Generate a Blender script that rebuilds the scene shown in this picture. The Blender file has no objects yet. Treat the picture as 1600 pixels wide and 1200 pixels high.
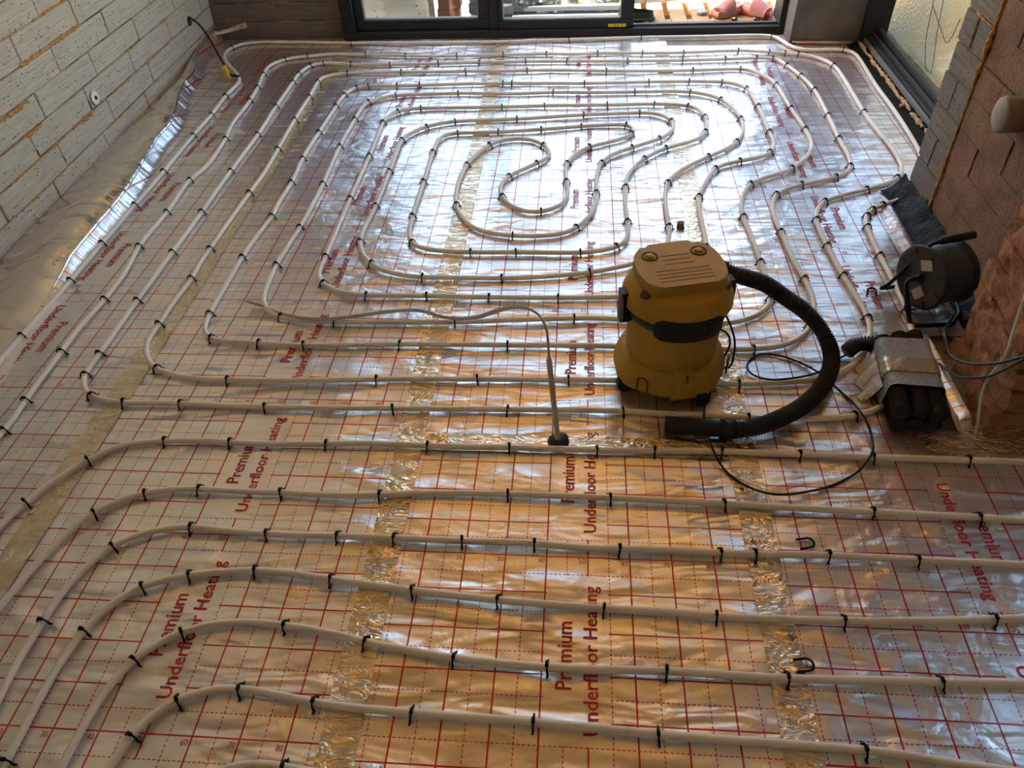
import bpy, bmesh, math, random
from mathutils import Vector, Matrix, noise

random.seed(7)
SC = bpy.context.scene
COL = SC.collection
PI = math.pi

# ------------------------------------------------------------------ camera
RIGHT = (0.9966670, 0.0718006, -0.0387238)
DOWN = (0.0199654, -0.6749442, -0.7375986)
FWD = (-0.0790964, 0.7343671, -0.6741281)
cam_data = bpy.data.cameras.new('camera')
cam_data.sensor_fit = 'HORIZONTAL'
cam_data.sensor_width = 36.0
cam_data.lens = 1193.12 / 1600 * 36.0
cam_data.clip_start = 0.02
cam = bpy.data.objects.new('camera', cam_data)
COL.objects.link(cam)
mw = Matrix.Identity(4)
for i in range(3):
    mw[i][0] = RIGHT[i]; mw[i][1] = -DOWN[i]; mw[i][2] = -FWD[i]
mw[0][3], mw[1][3], mw[2][3] = 0.45448, -1.08619, 1.56267
cam.matrix_world = mw
SC.camera = cam

# ------------------------------------------------------------------ sky, sun, exposure
world = bpy.data.worlds.new('sky'); SC.world = world
world.use_nodes = True
wn = world.node_tree.nodes; wl = world.node_tree.links
sky = wn.new('ShaderNodeTexSky')
try:
    sky.sky_type = 'NISHITA'
except Exception:
    pass
sky.sun_disc = False
sky.sun_elevation = math.radians(52)
sky.sun_rotation = math.radians(-85)
sky.air_density = 1.0
sky.dust_density = 2.0
warm = wn.new('ShaderNodeMix'); warm.data_type = 'RGBA'; warm.blend_type = 'MULTIPLY'; warm.inputs[0].default_value = 1.0
wl.new(sky.outputs[0], warm.inputs[6]); warm.inputs[7].default_value = (1.04, 0.98, 0.88, 1)   # hazy white balance
wl.new(warm.outputs[2], wn['Background'].inputs[0])
wn['Background'].inputs[1].default_value = 0.265
sun_data = bpy.data.lights.new('sun', 'SUN')
sun_data.energy = 13.0
sun_data.angle = math.radians(0.6)
sun_data.color = (1.0, 0.94, 0.83)
sun = bpy.data.objects.new('sun', sun_data); COL.objects.link(sun)
sun.rotation_euler = Vector((0.58, 0.07, -0.8)).to_track_quat('-Z', 'Y').to_euler()
SC.view_settings.view_transform = 'Standard'
SC.view_settings.look = 'None'
SC.view_settings.gamma = 1.0
SC.view_settings.use_curve_mapping = False
SC.view_settings.exposure = 2.2

# ------------------------------------------------------------------ material helpers
MATS = {}
class NT:
    def __init__(s, name):
        s.mat = bpy.data.materials.new(name); s.mat.use_nodes = True
        s.t = s.mat.node_tree; s.n = s.t.nodes; s.l = s.t.links
        s.b = s.n['Principled BSDF']; MATS[name] = s.mat
    def put(s, sock, v):
        if hasattr(v, 'links') or isinstance(v, bpy.types.NodeSocket): s.l.new(v, sock)
        else: sock.default_value = v
    def m(s, op, a, b=None, c=None):
        n = s.n.new('ShaderNodeMath'); n.operation = op
        for i, v in enumerate((a, b, c)):
            if v is not None: s.put(n.inputs[i], v)
        return n.outputs[0]
    def coord(s, kind='Object'):
        return s.n.new('ShaderNodeTexCoord').outputs[kind]
    def mapping(s, vec, scale=(1, 1, 1), rot=(0, 0, 0), loc=(0, 0, 0)):
        n = s.n.new('ShaderNodeMapping'); s.l.new(vec, n.inputs[0])
        n.inputs['Scale'].default_value = scale; n.inputs['Rotation'].default_value = rot; n.inputs['Location'].default_value = loc
        return n.outputs[0]
    def noise(s, vec, scale, detail=4, rough=0.55, dist=0.0):
        n = s.n.new('ShaderNodeTexNoise'); s.l.new(vec, n.inputs['Vector'])
        n.inputs['Scale'].default_value = scale; n.inputs['Detail'].default_value = detail
        n.inputs['Roughness'].default_value = rough; n.inputs['Distortion'].default_value = dist
        return n.outputs[0]
    def vor(s, vec, scale, feature='F1', out='Distance'):
        n = s.n.new('ShaderNodeTexVoronoi'); n.feature = feature; s.l.new(vec, n.inputs['Vector'])
        n.inputs['Scale'].default_value = scale
        return n.outputs[out]
    def ramp(s, fac, stops):
        n = s.n.new('ShaderNodeValToRGB'); s.l.new(fac, n.inputs[0])
        e = n.color_ramp.elements
        while len(e) < len(stops): e.new(0.5)
        for i, (p, c) in enumerate(stops):
            e[i].position = p; e[i].color = (c[0], c[1], c[2], 1)
        return n.outputs[0]
    def mix(s, fac, a, b):
        n = s.n.new('ShaderNodeMix'); n.data_type = 'RGBA'
        s.put(n.inputs[0], fac)
        s.put(n.inputs[6], a if not isinstance(a, tuple) else (*a[:3], 1)); s.put(n.inputs[7], b if not isinstance(b, tuple) else (*b[:3], 1))
        return n.outputs[2]
    def bump(s, h, dist=1.0, strength=1.0):
        n = s.n.new('ShaderNodeBump'); n.inputs['Strength'].default_value = strength
        n.inputs['Distance'].default_value = dist; s.l.new(h, n.inputs['Height'])
        s.l.new(n.outputs[0], s.b.inputs['Normal'])
    def base(s, c): s.put(s.b.inputs['Base Color'], (*c[:3], 1) if isinstance(c, tuple) else c)
    def rough(s, r): s.put(s.b.inputs['Roughness'], r)
    def metal(s, r): s.put(s.b.inputs['Metallic'], r)

def simple(name, c, rough=0.6, metal=0.0, c2=None, ns=20, bs=None, bd=0.001, spec=None):
    t = NT(name)
    v = t.coord()
    if c2 is not None:
        t.base(t.ramp(t.noise(v, ns, 5), [(0.35, c), (0.65, c2)]))
    else:
        f = t.noise(v, ns, 3)
        t.base(t.ramp(f, [(0.3, tuple(x * 0.92 for x in c)), (0.7, tuple(min(1, x * 1.06) for x in c))]))
    t.rough(rough); t.metal(metal)
    if spec is not None: t.b.inputs['Specular IOR Level'].default_value = spec
    if bs: t.bump(t.noise(v, bs, 4), bd)
    return t.mat

RED = (0.52, 0.006, 0.04)
def foil_material(name, printed=True, colour=(0.86, 0.845, 0.82), rough=0.40):
    t = NT(name)
    v = t.coord()
    sep = t.n.new('ShaderNodeSeparateXYZ'); t.l.new(v, sep.inputs[0])
    x, y = sep.outputs[0], sep.outputs[1]
    if printed:
        u10 = t.m('PINGPONG', x, 0.05); u5 = t.m('SUBTRACT', 0.05, u10)
        v10 = t.m('PINGPONG', y, 0.05); v5 = t.m('SUBTRACT', 0.05, v10)
        v50 = t.m('PINGPONG', y, 0.25)
        intext = t.m('MULTIPLY', t.m('GREATER_THAN', x, 0.405), t.m('LESS_THAN', x, 0.546))
        out = t.m('SUBTRACT', 1.0, intext)
        zone = t.m('MAXIMUM', out, t.m('LESS_THAN', v50, 0.0525))
        nrow = t.m('MAXIMUM', out, t.m('LESS_THAN', v50, 0.01))
        dx = t.m('LESS_THAN', t.m('FRACT', t.m('DIVIDE', x, 0.0105)), 0.64)
        dy = t.m('LESS_THAN', t.m('FRACT', t.m('DIVIDE', y, 0.0105)), 0.64)
        sv = t.m('MULTIPLY', t.m('LESS_THAN', u10, 0.0019), zone)
        sh = t.m('MULTIPLY', t.m('LESS_THAN', v10, 0.0018), nrow)
        dv = t.m('MULTIPLY', t.m('MULTIPLY', t.m('LESS_THAN', u5, 0.0011), zone), dy)
        dh = t.m('MULTIPLY', t.m('MULTIPLY', t.m('LESS_THAN', v5, 0.0011), zone), dx)
        mask = t.m('MAXIMUM', t.m('MAXIMUM', sv, sh), t.m('MAXIMUM', dv, dh))
        t.base(t.mix(mask, colour, RED))
        t.metal(t.m('SUBTRACT', 1.0, t.m('MULTIPLY', mask, 0.85)))
    else:
        t.base(colour); t.metal(1.0)
    t.rough(t.m('ADD', rough - 0.06, t.m('MULTIPLY', t.noise(v, 3.0, 3), 0.12)))
    t.b.inputs['Coat Weight'].default_value = 0.8; t.b.inputs['Coat Roughness'].default_value = 0.10
    # wrinkles: long diagonal drapes, soft waves, small crinkles
    g = t.coord('Generated')
    obj = t.mapping(v, (3.2, 11.0, 1), (0, 0, math.radians(-52)))
    h1 = t.noise(obj, 1.25, 2, 0.5, 0.4)
    patch = t.ramp(t.noise(v, 1.7, 2), [(0.36, (0.25,) * 3), (0.6, (1,) * 3)])
    h2 = t.noise(v, 9.0, 3, 0.5, 0.6)
    h3 = t.noise(v, 45.0, 3, 0.6, 0.5)
    h = t.m('MULTIPLY', t.m('MULTIPLY', h1, patch), 0.034)
    h = t.m('ADD', h, t.m('MULTIPLY', h2, 0.010))
    h = t.m('ADD', h, t.m('MULTIPLY', h3, 0.0006))
    t.bump(h, 1.0)
    return t.mat
foil_material('printed_foil')
foil_material('plain_foil', False, (0.92, 0.83, 0.70), 0.27)

foil_material('crest_foil', False, (0.88, 0.86, 0.83), 0.24)
t = NT('seam_tape'); v = t.coord()
t.base(t.ramp(t.noise(v, 25, 4), [(0.35, (0.82, 0.68, 0.46)), (0.65, (0.92, 0.83, 0.66))]))
t.metal(0.95); t.rough(0.22)
rg = t.m('ABSOLUTE', t.m('SUBTRACT', t.noise(t.mapping(v, (1.0, 2.2, 1)), 13, 3, 0.55, 1.6), 0.5))
hh = t.m('ADD', t.m('MULTIPLY', rg, 0.015), t.m('MULTIPLY', t.noise(v, 11, 2, 0.5, 0.8), 0.008))
t.bump(hh, 1.0)

t = NT('red_print'); t.base(t.ramp(t.noise(t.coord(), 30, 2), [(0.3, RED), (0.7, (0.45, 0.01, 0.045))])); t.rough(0.45); t.metal(0.1)
t = NT('white_pipe'); v = t.coord()
t.base(t.ramp(t.noise(v, 4, 4), [(0.3, (0.86, 0.82, 0.73)), (0.7, (0.89, 0.85, 0.76))])); t.rough(0.45)
simple('black_clip', (0.010, 0.010, 0.010), 0.65, spec=0.25)
simple('black_plastic', (0.012, 0.012, 0.012), 0.45, spec=0.35)
simple('black_rubber', (0.011, 0.011, 0.012), 0.6)
simple('dark_reel', (0.035, 0.036, 0.034), 0.55)
simple('blue_cable', (0.05, 0.075, 0.09), 0.5)
simple('white_cable', (0.66, 0.64, 0.58), 0.5)
simple('cream_plastic', (0.60, 0.57, 0.50), 0.5)
simple('frame_anthracite', (0.020, 0.022, 0.025), 0.55, spec=0.35)
simple('frame_edge', (0.055, 0.058, 0.06), 0.45)
simple('gasket_grey', (0.25, 0.26, 0.25), 0.6)
simple('yellow_plastic', (0.52, 0.33, 0.06), 0.6, c2=(0.45, 0.28, 0.05), ns=6, spec=0.25)
simple('yellow_bright', (0.80, 0.45, 0.02), 0.5)
simple('groove_shade', (0.13, 0.08, 0.015), 0.7)  # darkened yellow plastic: shade inside grooves and recesses put into the colour
simple('grey_panel', (0.022, 0.022, 0.025), 0.5, spec=0.3)
simple('screed', (0.20, 0.17, 0.14), 0.95, c2=(0.30, 0.26, 0.21), ns=14, bs=60, bd=0.004)
simple('plaster_pale', (0.76, 0.65, 0.56), 0.9, c2=(0.82, 0.71, 0.61), ns=3, bs=40, bd=0.002)
simple('pine', (0.62, 0.36, 0.13), 0.7, c2=(0.74, 0.47, 0.20), ns=5, bs=30, bd=0.002)
simple('pallet_wood', (0.30, 0.19, 0.08), 0.8, c2=(0.37, 0.25, 0.12), ns=6, bs=30, bd=0.003)
simple('pallet_dark', (0.46, 0.23, 0.08), 0.8, c2=(0.58, 0.32, 0.12), ns=6)
simple('pink_foam', (0.48, 0.19, 0.17), 0.7)
simple('pink_sole', (0.66, 0.26, 0.20), 0.7)
simple('olive_rubber', (0.035, 0.035, 0.022), 0.6)
simple('paver_outside', (0.58, 0.53, 0.45), 0.9, c2=(0.68, 0.62, 0.53), ns=5)
simple('concrete_pier', (0.10, 0.092, 0.078), 0.9, c2=(0.155, 0.14, 0.118), ns=7, bs=50, bd=0.004)
simple('rough_brick', (0.42, 0.20, 0.10), 0.95, c2=(0.30, 0.14, 0.07), ns=22, bs=70, bd=0.006)
simple('brown_block', (0.27, 0.145, 0.088), 0.95, c2=(0.18, 0.095, 0.058), ns=9, bs=90, bd=0.008)
simple('brown_mortar', (0.30, 0.20, 0.13), 0.95, c2=(0.25, 0.16, 0.10), ns=30, bs=90, bd=0.005)
simple('expanding_foam', (0.42, 0.20, 0.05), 0.9, c2=(0.60, 0.33, 0.10), ns=45, bs=90, bd=0.006)
simple('pale_foam', (0.58, 0.36, 0.20), 0.85, c2=(0.68, 0.46, 0.28), ns=40, bs=90, bd=0.006)
simple('red_clay', (0.30, 0.10, 0.05), 0.9, c2=(0.24, 0.08, 0.04), ns=12)
simple('white_timber', (0.40, 0.35, 0.27), 0.7)
simple('blue_grey_pack', (0.14, 0.16, 0.18), 0.7, c2=(0.20, 0.22, 0.235), ns=4)
simple('copper', (0.66, 0.42, 0.28), 0.35, 0.8)
simple('black_membrane', (0.010, 0.010, 0.010), 0.6, bs=25, bd=0.01, spec=0.12)
simple('dust_brown', (0.30, 0.18, 0.10), 0.9)
simple('grey_wood', (0.30, 0.27, 0.23), 0.9)
simple('yellow_label', (0.85, 0.62, 0.03), 0.6)
simple('paper_label', (0.48, 0.45, 0.38), 0.7)
simple('stub_grey', (0.25, 0.225, 0.19), 0.6)
simple('washer_white', (0.85, 0.85, 0.84), 0.4)
simple('clear_film', (0.62, 0.58, 0.52), 0.3, bs=25, bd=0.02)
simple('gold_tape', (0.50, 0.42, 0.28), 0.22, 0.5, bs=40, bd=0.006)

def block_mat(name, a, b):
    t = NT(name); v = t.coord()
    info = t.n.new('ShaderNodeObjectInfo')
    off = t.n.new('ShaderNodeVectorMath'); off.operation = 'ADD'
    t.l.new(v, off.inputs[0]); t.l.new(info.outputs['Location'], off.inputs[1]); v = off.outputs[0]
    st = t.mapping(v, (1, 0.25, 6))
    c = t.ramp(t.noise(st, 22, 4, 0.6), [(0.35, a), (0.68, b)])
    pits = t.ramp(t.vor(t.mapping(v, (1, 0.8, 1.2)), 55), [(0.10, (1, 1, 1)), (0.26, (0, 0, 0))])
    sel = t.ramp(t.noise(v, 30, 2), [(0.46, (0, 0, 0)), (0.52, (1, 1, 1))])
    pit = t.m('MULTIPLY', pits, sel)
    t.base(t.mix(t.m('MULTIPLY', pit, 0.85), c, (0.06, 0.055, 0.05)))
    t.rough(0.95)
    h = t.m('SUBTRACT', t.m('MULTIPLY', t.noise(st, 40, 4, 0.6), 0.003), t.m('MULTIPLY', pit, 0.003))
    t.bump(h, 1.0)
    return t.mat
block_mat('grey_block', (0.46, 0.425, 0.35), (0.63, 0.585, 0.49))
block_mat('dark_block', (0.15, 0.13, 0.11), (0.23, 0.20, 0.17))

t = NT('foamy_joint'); v = t.coord()
f = t.noise(v, 5.5, 3, 0.6)
t.base(t.ramp(f, [(0.44, (0.10, 0.085, 0.07)), (0.52, (0.34, 0.20, 0.08)), (0.62, (0.52, 0.29, 0.08))]))
t.rough(0.95); t.bump(t.noise(v, 120, 4), 0.006)

t = NT('speckled_concrete'); v = t.coord()
t.base(t.mix(t.ramp(t.vor(v, 22), [(0.10, (1, 1, 1)), (0.17, (0, 0, 0))]), (0.22, 0.215, 0.20), (0.03, 0.03, 0.03))); t.rough(0.9)

# clear window glass: mostly see-through with a mirror sheen at grazing angles
t = NT('window_glass')
tr = t.n.new('ShaderNodeBsdfTransparent'); tr.inputs[0].default_value = (0.93, 0.96, 0.95, 1)
gl = t.n.new('ShaderNodeBsdfGlossy'); gl.inputs['Roughness'].default_value = 0.02
lw_ = t.n.new('ShaderNodeLayerWeight'); lw_.inputs[0].default_value = 0.5
fr = t.m('ADD', 0.04, t.m('MULTIPLY', t.m('POWER', lw_.outputs['Facing'], 5.0), 0.9))
mx = t.n.new('ShaderNodeMixShader'); t.l.new(fr, mx.inputs[0]); t.l.new(tr.outputs[0], mx.inputs[1]); t.l.new(gl.outputs[0], mx.inputs[2])
t.l.new(mx.outputs[0], t.n['Material Output'].inputs[0])

# translucent bubble film outside the side glazing
t = NT('bubble_film'); v = t.coord()
col = t.ramp(t.noise(v, 2.0, 2), [(0.35, (0.46, 0.38, 0.26)), (0.65, (0.74, 0.49, 0.23))])
t.base(col); t.rough(0.35); t.metal(0.25)
bub = t.vor(t.mapping(v, (1, 1, 1)), 55)
t.bump(t.m('ADD', t.m('MULTIPLY', bub, 0.03), t.m('MULTIPLY', t.noise(v, 6, 3), 0.02)), 1.0)
tl = t.n.new('ShaderNodeBsdfTranslucent'); t.l.new(col, tl.inputs[0])
mx = t.n.new('ShaderNodeMixShader'); mx.inputs[0].default_value = 0.40
t.l.new(t.b.outputs[0], mx.inputs[1]); t.l.new(tl.outputs[0], mx.inputs[2]); t.l.new(mx.outputs[0], t.n['Material Output'].inputs[0])

t = NT('crumpled_silver'); v = t.coord()
t.base(t.ramp(t.noise(v, 5, 2), [(0.4, (0.50, 0.51, 0.46)), (0.65, (0.60, 0.52, 0.30))])); t.metal(0.8); t.rough(0.25)
t.bump(t.vor(t.mapping(v, (1, 1, 1)), 14), 0.06)
t = NT('bubble_wrap'); v = t.coord()
t.base(t.ramp(t.noise(v, 160, 3), [(0.35, (0.22, 0.22, 0.22)), (0.65, (0.38, 0.38, 0.375))])); t.rough(0.55)
t.bump(t.m('ADD', t.m('MULTIPLY', t.noise(v, 220, 3), 0.003), t.m('MULTIPLY', t.noise(v, 14, 3), 0.01)), 1.0)
simple('bare_plaster', (0.38, 0.33, 0.28), 0.9, c2=(0.44, 0.38, 0.33), ns=3, bs=40, bd=0.002)
# OSB-like boarding on the ceiling
t = NT('strand_board'); v = t.coord()
t.base(t.ramp(t.noise(t.mapping(v, (1, 3, 1)), 25, 4), [(0.35, (0.84, 0.43, 0.09)), (0.65, (0.92, 0.53, 0.14))])); t.rough(0.7)

# ------------------------------------------------------------------ mesh helpers
def link(name, me, mat, parent=None):
    o = bpy.data.objects.new(name, me); COL.objects.link(o)
    if mat is not None and me is not None and not me.materials: me.materials.append(MATS[mat] if isinstance(mat, str) else mat)
    if parent is not None: o.parent = parent
    return o
def mesh(name, verts, faces, smooth=True):
    me = bpy.data.meshes.new(name); me.from_pydata([tuple(v) for v in verts], [], faces); me.update()
    if smooth:
        me.polygons.foreach_set('use_smooth', [True] * len(me.polygons))
    return me
def mk(name, vf, mat, parent=None, smooth=True):
    return link(name, mesh(name, vf[0], vf[1], smooth), mat, parent)
def tag(o, label=None, cat=None, group=None, kind=None):
    if label: o['label'] = label
    if cat: o['category'] = cat
    if group: o['group'] = group
    if kind: o['kind'] = kind
    return o
def empty(name, loc=(0, 0, 0), rz=0.0):
    o = bpy.data.objects.new(name, None); COL.objects.link(o); o.location = loc; o.rotation_euler = (0, 0, rz)
    o.empty_display_size = 0.05
    return o
def structure(name): return tag(empty(name), kind='structure')
def join(*vfs):
    V, F = [], []
    for v, f in vfs:
        k = len(V); V += list(v); F += [tuple(i + k for i in q) for q in f]
    return V, F
def box(x0, x1, y0, y1, z0, z1, bev=0.0, seg=1):
    bm = bmesh.new()
    vs = [bm.verts.new(c) for c in ((x0, y0, z0), (x1, y0, z0), (x1, y1, z0), (x0, y1, z0), (x0, y0, z1), (x1, y0, z1), (x1, y1, z1), (x0, y1, z1))]
    for q in ((3, 2, 1, 0), (4, 5, 6, 7), (0, 1, 5, 4), (1, 2, 6, 5), (2, 3, 7, 6), (3, 0, 4, 7)): bm.faces.new([vs[i] for i in q])
    if bev > 0: bmesh.ops.bevel(bm, geom=bm.edges[:], offset=bev, segments=seg, profile=0.7, affect='EDGES')
    bm.verts.index_update()
    r = [v.co.copy() for v in bm.verts], [tuple(v.index for v in f.verts) for f in bm.faces]
    bm.free(); return r
def frames(P):
    P = [Vector(p) for p in P]; n = len(P); T = []
    for i in range(n):
        T.append((P[min(i + 1, n - 1)] - P[max(i - 1, 0)]).normalized())
    up = Vector((0, 0, 1)) if abs(T[0].z) < 0.9 else Vector((1, 0, 0))
    N = (up - T[0] * up.dot(T[0])).normalized(); out = []
    for i in range(n):
        if i:
            N = N - T[i] * N.dot(T[i])
            N = N.normalized() if N.length > 1e-6 else T[i].orthogonal().normalized()
        out.append((P[i], T[i], N, T[i].cross(N)))
    return out
def tube(P, r, seg=10, cap=True, flat=1.0):
    fr = frames(P); V, F = [], []
    for i, (p, t_, n, b) in enumerate(fr):
        rr = r(i / (len(fr) - 1)) if callable(r) else r
        for k in range(seg):
            a = 2 * PI * k / seg
            V.append(p + n * (rr * flat * math.sin(a)) + b * (rr * math.cos(a)))
    for i in range(len(fr) - 1):
        for k in range(seg):
            k2 = (k + 1) % seg
            F.append((i * seg + k, i * seg + k2, (i + 1) * seg + k2, (i + 1) * seg + k))
    if cap:
        F.append(tuple(range(seg - 1, -1, -1))); F.append(tuple((len(fr) - 1) * seg + k for k in range(seg)))
    return V, F
def crom(P, step):
    P = [Vector(p) for p in P]; out = []
    Q = [P[0] * 2 - P[1]] + P + [P[-1] * 2 - P[-2]]
    for i in range(1, len(Q) - 2):
        a, b, c, d = Q[i - 1], Q[i], Q[i + 1], Q[i + 2]
        n = max(1, int((c - b).length / step))
        for k in range(n):
            s = k / n
            out.append(0.5 * ((2 * b) + (c - a) * s + (2 * a - 5 * b + 4 * c - d) * s * s + (3 * b - a - 3 * c + d) * s ** 3))
    out.append(P[-1]); return out
def resample(P, step):
    P = [Vector(p) for p in P]; cum = [0.0]
    for a, b in zip(P, P[1:]): cum.append(cum[-1] + (b - a).length)
    n = max(2, int(cum[-1] / step)); out = []; j = 0
    for i in range(n + 1):
        d = cum[-1] * i / n
        while j < len(P) - 2 and cum[j + 1] < d: j += 1
        L = cum[j + 1] - cum[j]
        out.append(P[j].lerp(P[j + 1], (d - cum[j]) / L if L > 1e-9 else 0))
    return out
def smooth_line(P, it):
    P = [p.copy() for p in P]
    for _ in range(it):
        Q = [P[0]] + [(P[i - 1] + P[i] * 2 + P[i + 1]) / 4 for i in range(1, len(P) - 1)] + [P[-1]]
        P = Q
    return P
def lathe(prof, seg=48, fn=None):
    V, F = [], []
    for r, z in prof:
        for k in range(seg):
            a = 2 * PI * k / seg
            rr = fn(r, z, a) if fn else r
            V.append(Vector((rr * math.cos(a), rr * math.sin(a), z)))
    for i in range(len(prof) - 1):
        for k in range(seg):
            k2 = (k + 1) % seg
            F.append((i * seg + k, i * seg + k2, (i + 1) * seg + k2, (i + 1) * seg + k))
    F.append(tuple(range(seg - 1, -1, -1))); F.append(tuple((len(prof) - 1) * seg + k for k in range(seg)))
    return V, F
def prism(poly, z0, z1, bev=0.0, seg=2):
    bm = bmesh.new()
    b = [bm.verts.new((x, y, z0)) for x, y in poly]; t_ = [bm.verts.new((x, y, z1)) for x, y in poly]
    n = len(poly)
    bm.faces.new(b[::-1]); top = bm.faces.new(t_)
    for i in range(n): bm.faces.new((b[i], b[(i + 1) % n], t_[(i + 1) % n], t_[i]))
    if bev: bmesh.ops.bevel(bm, geom=list(top.edges), offset=bev, segments=seg, profile=0.6, affect='EDGES')
    bm.verts.index_update()
    r = [v.co.copy() for v in bm.verts], [tuple(v.index for v in f.verts) for f in bm.faces]
    bm.free(); return r
def move(vf, M): return [M @ Vector(v) for v in vf[0]], vf[1]
def lumpy(vf, amp, sc, seed=0):
    return [v + Vector((noise.noise(v * sc + Vector((seed, 0, 0))), noise.noise(v * sc + Vector((0, seed + 7, 0))), noise.noise(v * sc + Vector((0, 0, seed + 13))))) * amp for v in map(Vector, vf[0])], vf[1]
def rough_box(x0, x1, y0, y1, z0, z1, n, amp, sc, seed):
    bm = bmesh.new()
    bmesh.ops.create_cube(bm, size=1.0)
    bmesh.ops.subdivide_edges(bm, edges=bm.edges[:], cuts=n, use_grid_fill=True)
    V = []
    bm.verts.index_update()
    for v in bm.verts:
        p = Vector(((x0 + x1) / 2 + v.co.x * (x1 - x0), (y0 + y1) / 2 + v.co.y * (y1 - y0), (z0 + z1) / 2 + v.co.z * (z1 - z0)))
        q = p * sc + Vector((seed, seed * 1.7, 0))
        p += Vector((noise.noise(q), noise.noise(q + Vector((31, 0, 0))), noise.noise(q + Vector((0, 57, 0))) * 0.6)) * amp
        V.append(p)
    F = [tuple(v.index for v in f.verts) for f in bm.faces]
    bm.free(); return V, F
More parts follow.
